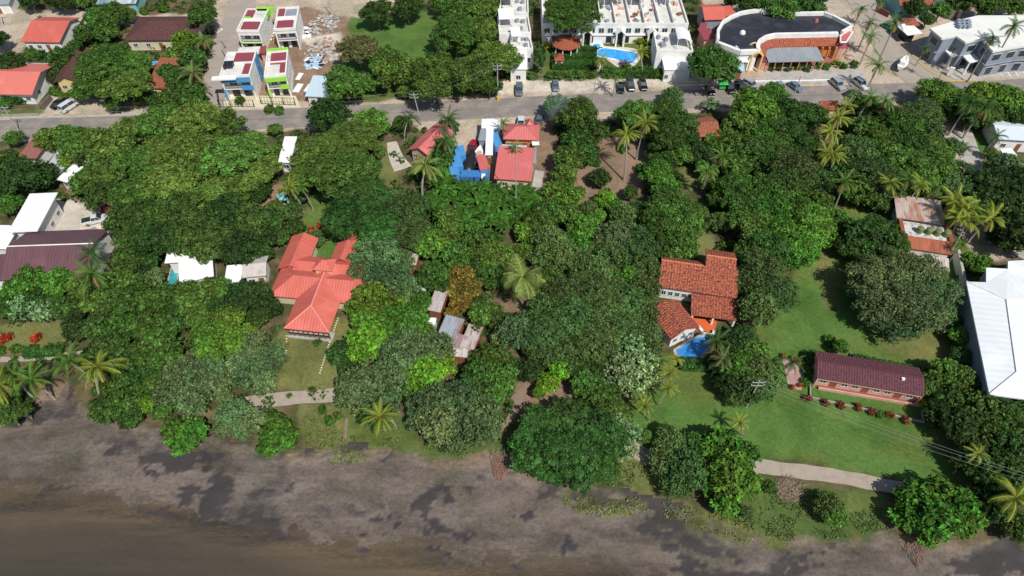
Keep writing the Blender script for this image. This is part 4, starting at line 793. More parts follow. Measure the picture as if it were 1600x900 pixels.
house('house', 'large flat pink roof at the lower edge of the yard', (772,279), (830,283), 10, 3.2, 1.6, 'gable', PINKR, CREAM, nf=2, ridge=.9)
house('shed', 'grey corrugated roof right of the large pink roof', (822,255), (838,255), 4.6, 3, .3, 'shed', GREYR, GREYP, cat='shed', nf=0)
house('shed', 'pale grey roof strip below the orange wall', (782,238), (822,240), 2.6, 2.7, .2, 'shed', sheet_metal('pale_grey_sheet', (.5, .52, .55)), GREYP, cat='shed', nf=0)
house('shed', 'small white and teal roof at the right end of the orange wall', (832,227), (843,226), 2.4, 2.8, .2, 'flat', WROOF, TEALP, cat='shed', nf=0)
m = MB(); m.prism([P(*p).xy for p in ((830,300),(845,302),(850,268),(836,266))], -.05, .06); tag(m.build('paved_drive', CONC), kind='structure')
# --- tin shacks in the wood
house('shack', 'shack with blue grey tin sheets at the top of the largest shack group', (684,521), (713,529), 4.0, 2.9, .5, 'shed', sheet_metal('blue_grey_sheet', (.33, .37, .41), rust=(.2, .09, .07), rustamt=.5, panel=.4), WOOD, cat='shack', nf=1, over=.2)
house('shack', 'low shack with red and grey striped rusty tin below the blue grey sheets', (680,532), (722,547), 2.7, 2.5, .45, 'shed', sheet_metal('red_stripe_sheet', (.42, .38, .36), rust=(.2, .05, .04), rustamt=.35, panel=.95), WOOD, cat='shack', nf=1, over=.2)
house('shack', 'shack with whitish curled tin roof at the right of the group', (718,541), (741,547), 4.8, 2.7, .4, 'shed', sheet_metal('white_rust_sheet', (.52, .48, .44), rust=(.25, .08, .05), rustamt=.65, panel=.5), WOOD, cat='shack', nf=0, over=.2)
house('shack', 'lowest tin roof with red and white sheets above the teal basin', (706,556), (736,559), 2.2, 2.2, .3, 'shed', sheet_metal('white_red_sheet', (.6, .56, .52), rust=(.28, .05, .05), rustamt=.5, panel=.9), WOOD, cat='shack', nf=1, over=.15)
house('shack', 'striped red and white tin roof above the largest shack', (668,484), (688,488), 4.6, 2.5, .5, 'shed', sheet_metal('red_white_sheet', (.5, .45, .42), rust=(.22, .06, .05), rustamt=.4, panel=.9), WOOD, cat='shack', nf=0, over=.2)
house('shack', 'narrow pale tin roof curving between the trees', (656,452), (664,455), 4.6, 2.5, .3, 'shed', sheet_metal('pale_grey_sheet', (.5, .52, .55)), WOOD, cat='shack', nf=0, over=.1)
house('shack', 'small rusty brown roof at the top of the shack row', (630,412), (650,414), 2.6, 2.5, .3, 'shed', RUST2, WOOD, cat='shack', nf=0, over=.1)
house('shack', 'tiny white roof between the striped and the largest shack', (668,506), (680,507), 1.4, 2.2, .1, 'shed', WROOF, WHITE, cat='shack', nf=0, over=.1)
p = P(718, 556); root = thing('water_butt', 'small teal green basin beside the lowest shack', 'basin', p); m = MB(); m.tube([(0, 0, 0), (0, 0, 1.2)], [.5, .65], 10); local(m, 'tub', paint('sea_green', (.1, .5, .38)), root); m = MB(); m.tube([(0, 0, 1.15), (0, 0, 1.22)], .68, 10); local(m, 'lid', TEALP, root)
# --- terracotta pool house
root = thing('terracotta_house', 'white walled house with several terracotta tiled roofs beside the garden pool', 'house', P(1095, 500)); f = Fr((1029,448), (1152,466), 3.4); W = f.W; m = f.mb(); wl = f.mb()
for (k, a0, b0, a1, b1, h, rise, rd) in (('gable', 0, 0, W, 7.8, 3.4, 1.7, .66), ('gable', 8.0, 2.6, W - .6, 10.4, 4.3, 1.5, .6)):
    addroof(m, f, k, a0, b0, a1, b1, h, rise, rd); addwall(wl, f, k, a0, b0, a1, b1, h, rise, rd, over=.45)
g2 = Fr((1080,492), (1151,501), 2.4); addroof(m, g2, 'shed', 0, 0, g2.W, 4.6, 2.4, .55); addwall(wl, g2, 'shed', 0, 2.2, g2.W, 4.6, 2.6, .25, over=.4); g3 = Fr((1052,529), (1094,511), 3.1); addroof(m, g3, 'gabley', -.4, 0, g3.W, 7.0, 3.0, 1.4, .45); addwall(wl, g3, 'gabley', -.4, 0, g3.W, 7.0, 3.0, 1.4, .45, over=.45)
m.build('roof', TERRA, root); wl.build('wall', WHITE, root); m = f.mb(); [m.tube([f(a, 7.8 * .66, 5.16), f(b_, 7.8 * .66, 5.16)], .13) for a, b_ in ((0, 7.6),)]; m.tube([f(8.0, 2.6 + 7.8 * .6, 5.86), f(W - .6, 2.6 + 7.8 * .6, 5.86)], .13); m.build('ridge_cap', paint('bright_terracotta', (.6, .2, .09)), root)
for i in range(6): opening(root, f, 1.2 + (6.2) * i / 5, .45, .9, .9, 1.2)
for i in range(3): opening(root, g3, 1.0 + i * 1.6, .45, .9, .9, 1.1)
for a in (.3, g2.W * .5, g2.W - .3): m = g2.mb(); m.box(g2(a, .35, 1.1), (.35, .35, 2.2)); m.build('column', WHITE, root)
m = MB(); m.prism([P(*p).xy for p in ((1078,497),(1120,502),(1116,522),(1090,520),(1078,508))], -.05, .16); m.build('terrace_floor', ORTILE, root)
m = MB(); q = [P(x, y) for x, y in ((1090,514),(1098,524),(1112,528),(1115,520))]
for a, b in zip(q[:-1], q[1:]): d = (b - a).normalized(); n_ = Vector((-d.y, d.x, 0)) * .25; m.prism([(a - n_).xy, (b - n_).xy, (b + n_).xy, (a + n_).xy], 0, .9)
m.build('terrace_wall', WHITE, root); UNDER_BLOCK.append([(1020,400),(1160,395),(1165,500),(1120,575),(1045,575),(1020,480)])
pool('deep blue garden pool below the terracotta roofed house', smooth_pts([(1056,549),(1064,543),(1090,528),(1108,529),(1114,536),(1100,548),(1092,560),(1078,566),(1066,562)], 3), .55, PB2, CONC)
# --- maroon bungalow
root = thing('bungalow', 'long low maroon roofed bungalow with pink veranda on the right lawn', 'bungalow', P(1360, 620)); f = Fr((1276,590), (1445,619), 3.0); W = f.W
addroof(f.mb(), f, 'gable', 0, 0, W, 5.6, 3.0, .9, .5).build('roof', MAROON, root); addwall(f.mb(), f, 'gable', 0, .25, W, 5.6, 3.05, .8, .48, over=.4).build('wall', PINKP, root); f.block(1, 6)
m = f.mb(); m.tube([f(0, 2.8, 3.93), f(W, 2.8, 3.93)], .11); m.build('ridge_cap', MAROON, root)
f0 = Fr((1278,612), (1440,640), 0); W0 = f0.W; m = f0.mb(); m.prism(f0.rect(0, .6, W0, 3), -.1, .18); m.build('veranda_floor', paint('dark_red_tiles', (.3, .07, .07)), root); m = f0.mb(); m.prism(f0.rect(0, .4, W0, .6), 0, .6); m.build('veranda_wall', PINKP, root)
for a in (.3, W - .3): m = f.mb(); m.box(f(a, .12, 1.4), (.2, .2, 2.8)); m.build('post', PINKP, root)
m = f.mb(); m.prism(f.rect(.42, .05, W - .42, .2), 2.45, 2.8); m.build('beam', PINKP, root)
for i in range(9): opening(root, f, 1.6 + (W - 3.2) * i / 8, .65, .3 if i % 3 == 1 else .9, 1.1, 2.0 if i % 3 == 1 else 1.1, 'f', 'door' if i % 3 == 1 else 'window')
p = f(W * .8, 2.1, 3.75); m = MB(); m.box(p, (.5, .4, .5)); m.build('vent', PLAS, root)
f1 = Fr((1270,613), (1442,650), 0); m = f1.mb(); m.prism(f1.rect(-.6, -1.4, f1.W, -1.2), 0, .45); m.prism(f1.rect(-.6, -1.2, -.4, 1.2), 0, .45); m.prism(f1.rect(f1.W - .2, -1.2, f1.W, 1), 0, .45); tag(m.build('garden_wall', paint('old_low_wall', (.38, .33, .28), dirt=.5)), 'low old wall edging the terrace of the maroon bungalow', 'wall')
m = MB(); m.prism([P(*p).xy for p in ((1222,562),(1240,560),(1258,580),(1252,610),(1232,606),(1228,585))], -.05, .06); tag(m.build('patio', tiles('patio_paving', (.5, .36, .32), (.4, .2, .18), (.3, .22, .2), 1.2, 1.2)), kind='structure')
def pot_shrub(px, py, name, label, group, c, r, potted=False):
    p = P(px, py, .5); t = thing(name, label, 'potted plant' if potted else 'shrub', (p.x, p.y, 0), random.uniform(0, 6), group); SHR.append((t, c, r, potted))
SHR = []
for x, y in ((1262,622),(1290,629),(1314,633),(1341,636),(1362,643),(1390,648),(1415,656)): pot_shrub(x, y, 'round_shrub', 'small round rust red shrub in the row in front of the maroon bungalow', 'row of round rust red shrubs', (.16, .05, .022), .62)
pot_shrub(1376, 647, 'round_shrub', 'only green ball shrub in the row of rust red ones', None, (.06, .15, .02), .65)
for x, y, l in ((1224,556,'red leaved pot plant nearest the lawn at the patio corner'),(1239,559,'red leaved pot plant second on the patio edge'),(1250,566,'red leaved pot plant on the patio beside the bungalow palm'),(1239,605,'red leaved pot plant at the lower left of the patio'),(1251,602,'red leaved pot plant at the lower right of the patio')): pot_shrub(x, y, 'potted_plant', l, None, (.4, .08, .02), .4, True)
# --- rusty roof with tanks
root = thing('rusty_house', 'house with patchy rusty tin roof and green water tanks', 'house', P(1440, 390)); f = Fr((1414,387), (1487,398), 3.4); W = f.W; f.block(1, 14)
addroof(f.mb(), f, 'shed', 0, 0, W, 2.8, 3.4, .7).build('front_roof', RUSTO, root); addroof(f.mb(), f, 'shed', -1.0, 7.2, W - .5, 13.5, 4.4, .6).build('rear_roof', RUST2, root); m = f.mb(); m.prism(f.rect(.3, .3, W - .3, 13), -.3, 3.3); m.build('wall', WHITE, root)
m = f.mb(); m.prism(f.rect(.3, 2.9, W - .2, 7.1), 3.35, 3.75); m.build('deck_roof', paint('stained_white_roof', (.6, .58, .55), dirt=.5, dirtc=(.2, .17, .15), scale=1.2), root); m = f.mb(); m.prism(f.rect(W - .2, 2.8, W + .5, 7.4), 2.6, 4.3); m.prism(f.rect(-.5, 2.8, .2, 7.4), 2.6, 4.2); m.build('rusty_edge', RUSTO, root)
for i in range(4):
    t = thing('water_tank', f'green plastic water tank on the rusty roof, {["first","second","third","last"][i]} from the left', 'water tank', f(3.0 + i * 1.62, 4.6, 3.78), 0, 'green water tanks in a row on the rusty roof'); m = MB(); m.tube([(0, 0, 0), (0, 0, 1.1), (0, 0, 1.3)], [.62, .64, .5], 14); local(m, 'tank', paint('tank_green', (.16, .2, .07), dirt=.2), t); m = MB(); m.tube([(0, 0, 1.3), (0, 0, 1.42)], .3, 10); local(m, 'lid', paint('tank_green', (.16, .2, .07)), t)
fr = Fr((1418,412), (1484,424), 2.8); addroof(fr.mb(), fr, 'shed', 0, 0, fr.W, 3.0, 2.8, .4).build('lower_roof', sheet_metal('pinkish_sheet', (.5, .35, .33), rust=(.6, .58, .55), rustamt=.4), root)
# --- white hall
root = thing('hall_building', 'very large white metal roofed hall at the right edge', 'hall', P(1560, 600)); hh = 6.0
pts = {'a': (1510,440,6), 'b': (1541,441,6), 'c': (1541,418,6), 'd': (1575,420,6), 'e': (1575,408,6), 'f': (1700,400,6), 'g': (1720,640,6), 'h': (1546,616,6), 'r1': (1572,468,6.9), 'r2': (1588,582,6.9), 'r3': (1720,470,7.1), 'r4':(1720,590,7.0)}
K = list(pts); vs = [P(*pts[k]) for k in K]; ix = {k: i for i, k in enumerate(K)}; m = MB((1, 0)); m.shell(vs, [[ix[k] for k in q] for q in (('a', 'h', 'r2', 'r1'), ('a', 'r1', 'b'), ('b', 'r1', 'd', 'c'), ('d', 'r1', 'r3', 'f', 'e'), ('r1', 'r2', 'r4', 'r3'), ('h', 'g', 'r4', 'r2'))], .3); m.build('roof', sheet_metal('hall_white_roof', (.74, .77, .77), dirt=.04, period=1.2), root)
c = sum((P(*pts[k]) for k in 'abcdefgh'), Vector()) / 8; w = [P(*pts[k]) for k in 'ahgfedcb']; m = MB(); m.prism([(c + (p - c) * .96).xy for p in w], -.3, 5.6); m.build('wall', GREYP, root)
m = MB(); [m.tube([P(*pts[a]) + Vector((0, 0, .08)), P(*pts[b]) + Vector((0, 0, .08))], .12) for a, b in (('r1', 'r2'), ('r1', 'r3'), ('r2', 'h'), ('r2','r4'), ('r1', 'a'))]; m.build('ridge_cap', WHITE, root); UNDER_BLOCK.append([(1500,400),(1700,390),(1720,640),(1540,620)])
a, b = P(1489, 402), P(1524, 578); root = thing('boundary_wall', 'long thin white boundary wall between the lawn and the white hall', 'wall', a); d = (b - a).normalized(); n_ = Vector((-d.y, d.x, 0)); m = MB(); m.prism([(a - n_ * .15).xy, (b - n_ * .15).xy, (b + n_ * .15).xy, (a + n_ * .15).xy], -.2, 2.2); m.build('wall', WHITE, root); m = MB(); m.prism([(a - n_ * .25).xy, (b - n_ * .25).xy, (b + n_ * .25).xy, (a + n_ * .25).xy], 2.2, 2.32); m.build('coping', CONC, root)
house('house', 'white zigzag roof at the right edge beyond the small lawn', (1560,217), (1640,222), 8, 3.5, .8, 'gable', sheet_metal('bluish_white_roof', (.6, .66, .7), dirt=.1), WHITE, nf=3)
house('house', 'small white roof half under the tree at the right edge', (1574,248), (1592,246), 3, 3, .3, 'shed', WROOF, WHITE, nf=0)
house('house', 'small terracotta roof among trees just below the road', (1082,214), (1126,212), 7, 3.2, 1.3, 'gable', tiles('orange_tiles', (.45, .14, .06), (.36, .11, .05), (.1, .04, .03)), CREAM, nf=3)
house('shed', 'thin terracotta roof strip at the road under the grey cars', (1285,172), (1315,171), 3, 2.6, .4, 'shed', TERRA, CREAM, cat='shed', nf=0)
house('house', 'grey roofed house corner at the top left street', (-30,8), (14,6), 8, 3, 1, 'gable', GREYR, WHITE, nf=1)
rail_fence([(-30,183),(60,181)], 'low concrete fence along the left pavement', .7, CONC, .5)
a, b = P(68, 172), P(82, 156); m = MB(); d = (b - a).normalized(); n_ = Vector((-d.y, d.x, 0)) * .15; m.prism([(a - n_).xy, (b - n_).xy, (b + n_).xy, (a + n_).xy], 0, 1.4); tag(m.build('garden_wall', paint('dark_old_wall', (.14, .11, .09))), 'short dark wall left of the black car', 'wall')
a, b = P(586, 205), P(612, 206); m = MB(); m.box(((a.x + b.x) / 2, a.y, 1.0), (b.x - a.x, .15, 2.0)); g_ = m.build('gate', STEEL); tag(g_, 'dark gate at the top of the pale gravel drive', 'gate')
# ------------------------------------------------------------------ vehicles
CARM = {}
def car_mesh(kind):
    if kind in CARM: return CARM[kind]
    L, Wd, Hh = {'sedan': (4.5, 1.8, 1.42), 'suv': (4.6, 1.88, 1.72), 'hatch': (4.0, 1.72, 1.5), 'pickup': (5.2, 1.85, 1.75), 'van': (4.7, 1.8, 1.95)}[kind]; x = L / 2; hb = Hh * .56
    prof = {'sedan': [(-x, .75), (-x * .55, .95), (-x * .28, 1), (x * .25, 1), (x * .5, .6), (x, .5)], }.get(kind)
    body = MB(); n = 9; xs = [-x, -x * .94, -x * .7, -x * .35, 0, x * .4, x * .75, x * .94, x]; ws = [.78, .93, 1, 1, 1, 1, .97, .88, .68]; zs = [.82, .95, 1, 1, 1, .98, .92, .85, .7]
    vs = []
    for a, w, z in zip(xs, ws, zs):
        w = w * Wd / 2; vs += [(a, -w * .96, .28), (a, -w, .5), (a, -w * .94, hb * z), (a, -w * .8, hb * z + .05), (a, w * .8, hb * z + .05), (a, w * .94, hb * z), (a, w, .5), (a, w * .96, .28)]
    body.add(vs, [[i * 8 + j, i * 8 + (j + 1) % 8, (i + 1) * 8 + (j + 1) % 8, (i + 1) * 8 + j] for i in range(8) for j in range(8)] + [list(range(8))[::-1], list(range(64, 72))])
    c0, c1, r0, r1 = {'sedan': (-.78, .38, -.42, .1), 'suv': (-.96, .46, -.8, .18), 'hatch': (-.94, .46, -.7, .14), 'pickup': (-.25, .5, -.18, .22), 'van': (-.97, .72, -.9, .36)}[kind]
    w0, w1 = Wd / 2 * .88, Wd / 2 * .72; z0, z1 = hb * .97, Hh - .06
    def cab(mb, a, b, c, d, u0, u1, p0, p1): mb.add([(a, -u0, p0), (b, -u0, p0), (b, u0, p0), (a, u0, p0), (c, -u1, p1), (d, -u1, p1), (d, u1, p1), (c, u1, p1)], [[0, 3, 2, 1], [4, 5, 6, 7], [0, 1, 5, 4], [1, 2, 6, 5], [2, 3, 7, 6], [3, 0, 4, 7]])
    win = MB(); cab(win, c0 * x, c1 * x, r0 * x, r1 * x, w0, w1, z0, z1); roof = MB(); cab(roof, r0 * x - .05, r1 * x + .03, r0 * x + .03, r1 * x - .06, w1 + .03, w1 - .05, z1 - .01, Hh)
    for s in (-1, 1):
        for a0, a1 in ((c1, r1), ((c1 + c0) / 2, (r0 + r1) / 2), (c0, r0)): roof.tube([(a0 * x, s * w0, z0), (a1 * x, s * w1, z1)], .045, 4)
    if kind == 'pickup': body.m = body.m; bed = MB(); bed.box((-x * .62, 0, hb + .06), (x * .66, Wd * .74, .08))
    out = {'body': [(body, None)], 'window': [(win, GLASS)], 'roof': [(roof, None)]}
    if kind == 'pickup': out['truck_bed'] = [(bed, DARK)]
    wh = MB(); rr = .33; wh.tube([(0, -.11, 0), (0, .11, 0)], rr, 14); rim = MB(); rim.tube([(0, -.12, 0), (0, .12, 0)], rr * .6, 10)
    hl = MB(); hl.box((x - .06, 0, hb * .68), (.12, .32, .14)); tl = MB(); tl.box((-x + .04, 0, hb * .72), (.12, .25, .18))
    def mesh(mb, nm, mat):
        o = mb.build(nm, mat or GLASS); me = o.data; bpy.data.objects.remove(o); return me
    CARM[kind] = ({k: mesh(v[0][0], k, v[0][1]) for k, v in out.items()}, mesh(wh, 'wheel', paint('tyre', (.02, .02, .02), dirt=.1)), mesh(rim, 'rim', gloss('rim_metal', (.4, .4, .4), .3, .8)), mesh(hl, 'headlight', gloss('lamp_glass', (.7, .7, .65), .1)), mesh(tl, 'taillight', gloss('red_lamp', (.4, .02, .02), .2)), L, Wd, hb)
    return CARM[kind]
BODY = {}
def car(px, py, ang, kind, colr, label, cname, group=None):
    parts, wh, rim, hl, tl, L, Wd, hb = car_mesh(kind); p = P(px, py, .7); t = thing('parked_car' if kind not in ('pickup', 'van') else 'parked_' + kind, label, 'car' if kind not in ('pickup', 'van') else kind, (p.x, p.y, .1), math.radians(ang), group)
    mt = gloss('car_paint_' + cname, colr, .25, .2)
    for k, me in parts.items():
        if k in ('body', 'roof'):
            key = (kind, k, cname)
            if key not in BODY: m2 = me.copy(); m2.materials.clear(); m2.materials.append(mt); BODY[key] = m2
            me = BODY[key]
        link(k, me, t)
    for sx_ in (-1, 1):
        for sy_ in (-1, 1):
            w = link('wheel', wh, t); w.location = (sx_ * L * .3, sy_ * (Wd / 2 - .08), .33); r = link('rim', rim, w)
    for sy_ in (-1, 1): h = link('headlight', hl, t); h.location = (0, sy_ * Wd * .3, 0); h = link('taillight', tl, t); h.location = (0, sy_ * Wd * .33, 0)
BLK, WHT, SIL, GRY, BLU, DGR = (.012, .012, .016), (.75, .76, .76), (.4, .42, .44), (.14, .17, .2), (.18, .25, .33), (.05, .055, .06)
for a in [(93,161,60,'sedan',BLK,'black car parked in shade left of the white van','black'),(108,166,62,'van',WHT,'white van parked beside the black car by the yellow house','white'),
 (811,140,-92,'suv',GRY,'dark grey car parked alone at the left end of the hotel parking strip','grey'),(868,134,-88,'hatch',GRY,'grey car parked in front of the hotel hedge, left of the pink path','grey'),(970,136,-95,'sedan',BLK,'black car parked under the palm, first right of the pink path','black'),(985,133,-88,'suv',DGR,'dark grey car parked between two black cars at the hotel hedge','dark_grey'),(1005,132,-88,'sedan',BLK,'black car parked third right of the pink path','black'),
 (1110,139,-85,'sedan',BLK,'black car half in shade left of the green cart','black'),(1140,137,-82,'suv',BLK,'black car parked just right of the green cart','black'),(1157,136,-75,'suv',BLK,'black car parked between the black car and the silver car','black'),(1173,132,-50,'suv',SIL,'silver car parked behind the roadside tree top','silver'),
 (1220,136,-78,'hatch',(.3,.34,.4),'small pale blue grey car in front of the white kerb','pale_blue'),(1243,135,-62,'sedan',BLU,'blue grey car right of the small pale blue one','blue_grey'),(1309,132,-72,'suv',SIL,'silver car with dark roof window alone in front of the white kerb','silver'),(1345,131,-68,'suv',WHT,'white car parked at the right end by the bushy palm','white'),
 (1333,146,12,'sedan',DGR,'dark grey car on the road above the silver one','dark_grey'),(1337,154,5,'hatch',SIL,'silver car on the road just above the green palms','silver'),
 (149,343,20,'pickup',WHT,'white pickup with black load bed in the left driveway','white'),(138,366,60,'hatch',SIL,'silver car hidden by leaves below the white pickup','silver'),(158,367,70,'sedan',WHT,'white car parked below the white pickup','white'),(180,357,95,'sedan',SIL,'silver grey car at the right end of the left driveway','silver'),(175,324,15,'sedan',(.45,.02,.04),'bright red car half hidden at the edge of the big trees','red'),
 (739,230,80,'pickup',(.6,.02,.02),'bright red pickup standing in the yard between containers','red'),(814,192,88,'pickup',WHT,'white pickup on the dirt verge behind the orange walled house','white'),(843,185,80,'hatch',GRY,'dark grey car at the verge right of the white pickup','grey'),(1389,42,-60,'sedan',(.03,.22,.07),'green car under the palm on the side street','green'),
 (862,180,75,'hatch',SIL,'silver car under the tree by the road smoke','silver')]:
    car(*a)
p = P(1127, 139); root = thing('market_cart', 'bright green cart between two black parked cars', 'cart', p); m = MB(); m.box((0, 0, .8), (1.5, 1.5, .7)); local(m, 'box', paint('bright_green', (.04, .4, .08)), root); m = MB(); m.add([(-1.2, -1.2, 1.9), (1.2, -1.2, 1.9), (1.2, 1.2, 1.9), (-1.2, 1.2, 1.9), (0, 0, 2.5)], [[0, 1, 4], [1, 2, 4], [2, 3, 4], [3, 0, 4], [3, 2, 1, 0]]); local(m, 'canopy', paint('bright_green', (.04, .4, .08)), root)
for s in (-1, 1): m = MB(); m.tube([(s * .8, -.05, .35), (s * .8 + .08, -.05, .35)], .35, 10); local(m, 'wheel', STEEL, root); m = MB(); m.tube([(s * .6, 0, .5), (s * .6, 0, 2)], .04); local(m, 'post', STEEL, root)
# boat and covered truck in the yard
p = P(748, 245, 1); root = thing('motor_boat', 'white open motor boat stored in the yard', 'boat', (p.x, p.y, 0), math.radians(84)); m = boat_hull(6.4, 2.3, 1.0); m.v = [(v[0], v[1], v[2] + .5) for v in m.v]; local(m, 'hull', WHITE, root); m = MB(); m.box((-.3, 0, 1.55), (3.4, 1.2, .12)); local(m, 'deck', paint('boat_inside', (.45, .4, .35)), root); m = MB(); m.box((-3.2, 0, 1.5), (.5, .5, 1)); local(m, 'motor', STEEL, root); m = MB(); m.box((0, 0, .4), (4.5, 1.2, .15)); m.tube([(-.4, -.8, .35), (-.4, .8, .35)], .32, 10); local(m, 'trailer', STEEL, root)
p = P(734, 254, 1); root = thing('covered_trailer', 'long load covered by a black tarpaulin in the yard', 'trailer', (p.x, p.y, 0), math.radians(80)); m = MB(); n = 7; vs = []
for i in range(n):
    t = i / (n - 1); x = -3.4 + 6.8 * t; k = .75 + .25 * math.sin(math.pi * t) + .06 * math.sin(9 * t)
    for j in range(7): a = math.pi * j / 6; vs.append((x, -1.6 * math.cos(a) * k, .25 + 1.8 * math.sin(a) ** .6 * k if 0 < j < 6 else .2))
m.add(vs, [[i * 7 + j, i * 7 + j + 1, (i + 1) * 7 + j + 1, (i + 1) * 7 + j] for i in range(n - 1) for j in range(6)] + [list(range(7))[::-1], list(range((n - 1) * 7, n * 7))]); local(m, 'tarpaulin', paint('black_tarpaulin', (.015, .015, .02), rough=.4), root, True); m = MB(); m.box((0, 0, .22), (6.6, 2.4, .15)); m.tube([(-1, -1.3, .3), (-1, 1.3, .3)], .32, 10); local(m, 'chassis', STEEL, root)
# ------------------------------------------------------------------ poles and wires
def pole(px, py, h, label, wires=2, lamp=False, base=None, tilt=0, name='utility_pole'):
    p = P(px, py); root = thing(name, label, 'utility pole' if not lamp else 'street lamp', p); m = MB(); rk = .55 if h > 15 else .8; m.tube([(0, 0, -.2), (tilt * .5, 0, h * .5), (tilt, 0, h)], [.2 * rk, .16 * rk, .12 * rk], 8); local(m, 'pole', POLE, root)
    for k in range(wires): m = MB(); m.box((tilt, 0, h - .5 - k * .9), (2.0, .1, .1)); [m.tube([(tilt + s * .95, 0, h - .45 - k * .9), (tilt + s * .95, 0, h - .15 - k * .9)], .07) for s in (-1, 0, 1)]; local(m, 'crossarm', POLE, root)
    if base: m = MB(); m.tube([(0, 0, 0), (0, 0, 1.3)], .3, 8); local(m, 'painted_base', YELP, root)
    if lamp: m = MB(); m.tube([(tilt, 0, h), (tilt + .6, .8, h + .4)], .06); m.box((tilt + .8, 1.1, h + .4), (.35, .8, .15), .5); local(m, 'lamp_head', WHITE, root)
    return P(px, py) + Vector((tilt, 0, h - .3))
q0 = pole(778, 157, 10, 'concrete utility pole with yellow painted foot at the parking strip corner', base=True); q1 = pole(659, 196, 9, 'utility pole above the pink roofed cottage', tilt=-1); q2 = pole(926, 166, 7, 'thin pole at the roadside in line with the pink garden path', 1); q3 = pole(30, 205, 7, 'utility pole by the road near the left edge'); q4 = pole(1237, 158, 7, 'thin pole at the roadside below the blue grey car', 1)
q5 = pole(356, 96, 8, 'street lamp pole beside the side street by the blue house', 0, True); q6 = pole(352, 75, 5, 'thin pole further up the side street', 1); q7 = pole(518, 24, 7, 'pole on the dirt street behind the rubble', 1); q8 = pole(6, 40, 7, 'pole at the top left street corner', 1); q9 = pole(1133, 130, 9, 'thin street lamp in front of the big tree at the nightclub', 0, True); q10 = pole(806, 330, 19, 'very tall thin mast rising in front of the pink roof', 0, name='mast'); q11 = pole(1166, 636, 8, 'power pole at the left end of the lawn wires'); q12 = pole(1580, 12, 9, 'pole at the top right edge', 1)
def wires(a, b, label, offs=(-.9, 0, .9), sag=1.0):
    root = thing('power_line', label, 'power line', a); d = (b - a).normalized(); n_ = Vector((-d.y, d.x, 0))
    for o in offs:
        m = MB(); m.tube([a.lerp(b, t) + n_ * o - Vector((0, 0, sag * 4 * t * (1 - t))) for t in [i / 12 for i in range(13)]], .014, 4); m.build('wire', paint('wire_grey', (.3, .32, .3)), root)
wires(q11, P(1700, 775, 8), 'three thin wires crossing the right lawn', (-.8, 0, .55))
wires(q1, q0, 'wires over the road between the cottage pole and the yellow footed pole', (-.8, .8)); wires(q0, q2, 'wires over the road from the yellow footed pole to the thin pole', (-.8, .8)); wires(q2, q4, 'wires along the road from the thin pole to the right', (-.6, .6)); wires(q3, q1, 'long wires over the road and tree tops at the left', (-.8, .8), 2)
# driftwood and bits on the beach
def brush(px, py, r, label, seed, n=60, z=-.6, sx_=.6, c_=(.34, .19, .13)):
    rs = random.Random(seed); c = P(px, py, z); m = MB()
    for i in range(n):
        a = rs.uniform(0, 6.28); q = r * rs.random() ** .5; x, y = c.x + math.cos(a) * q * sx_, c.y + math.sin(a) * q * (2 - sx_); b_ = rs.uniform(1.0, 2.1) if sx_ < 1 else rs.uniform(0, 3.1); L = rs.uniform(.4, 1.3); m.tube([(x, y, z + rs.uniform(0, .35)), (x + math.cos(b_) * L, y + math.sin(b_) * L, z + rs.uniform(0, .5))], .03, 4)
    tag(m.build('driftwood_heap', paint(f'dead_brown_{seed}', c_)), label, 'driftwood')
brush(782, 728, 2.0, 'heap of reddish brown dead branches on the beach edge left of the dark spreading tree', 1, 200); brush(1430, 860, 2.2, 'scattered dead branches on the sand at the right', 2, 90); brush(1232, 768, 2.0, 'pale brown heap of cuttings beside the sandy path', 3, 420, 0.0, 1.1, (.3, .22, .15))
# ------------------------------------------------------------------ vegetation
def leafmesh(name, pts, nrm, size, rnd, aspect=1.75, mat=None, core=None):
    """pts, nrm (n,3); one pointed leaf-clump quad each; core = (verts, faces) inner filler toned darker, its shade put into the colour"""
    n = len(pts); r = np.random.RandomState(n % 9999 + 1)
    up = r.normal(size=(n, 3)); a = np.cross(nrm, up); a /= np.linalg.norm(a, axis=1)[:, None] + 1e-9; b = np.cross(nrm, a)
    s = size[:, None] * .5
    v = np.stack([pts - a * s * aspect, pts - b * s + nrm * s * .25, pts + a * s * aspect, pts + b * s + nrm * s * .25], 1).reshape(-1, 3)
    f = np.arange(4 * n).reshape(-1, 4); rr = rnd
    fl = f.tolist(); vl = v.tolist()
    if core:
        o = len(vl); vl += core[0]; fl += [[i + o for i in q] for q in core[1]]; rr = np.concatenate([rnd, np.full(len(core[1]), .25)])  # filler faces get one darker tone, painted shade between the leaves
    me = bpy.data.meshes.new(name); me.from_pydata(vl, [], fl); me.materials.append(mat or LEAF)
    me.attributes.new('rnd', 'FLOAT', 'FACE').data.foreach_set('value', rr.astype(np.float32)); me.update(); return me
ICO = None
def ico():
    global ICO
    if ICO is None:
        bm = bmesh.new(); bmesh.ops.create_icosphere(bm, subdivisions=2, radius=1); ICO = ([tuple(v.co) for v in bm.verts], [[v.index for v in f.verts] for f in bm.faces]); bm.free()
    return ICO
STY = {  # lobes, flat, leaf size, leaves per m2, scatter, upness, lobe radius range
 'm': (38, .68, .27, 21, .10, .5, (.15, .34)),   # dense round
 'F': (52, .42, .23, 24, .10, 1.0, (.14, .27)),  # wide feathery umbrella
 'o': (46, .62, .2, 27, .16, .2, (.13, .32)),   # fine olive twigs
 'a': (22, .72, .38, 13, .12, .6, (.22, .36)),   # big glossy leaves
 's': (12, .75, .26, 20, .12, .4, (.30, .5)),     # shrub
 'p': (30, .62, .28, 12, .22, .3, (.13, .28)),      # open pale twigs
}
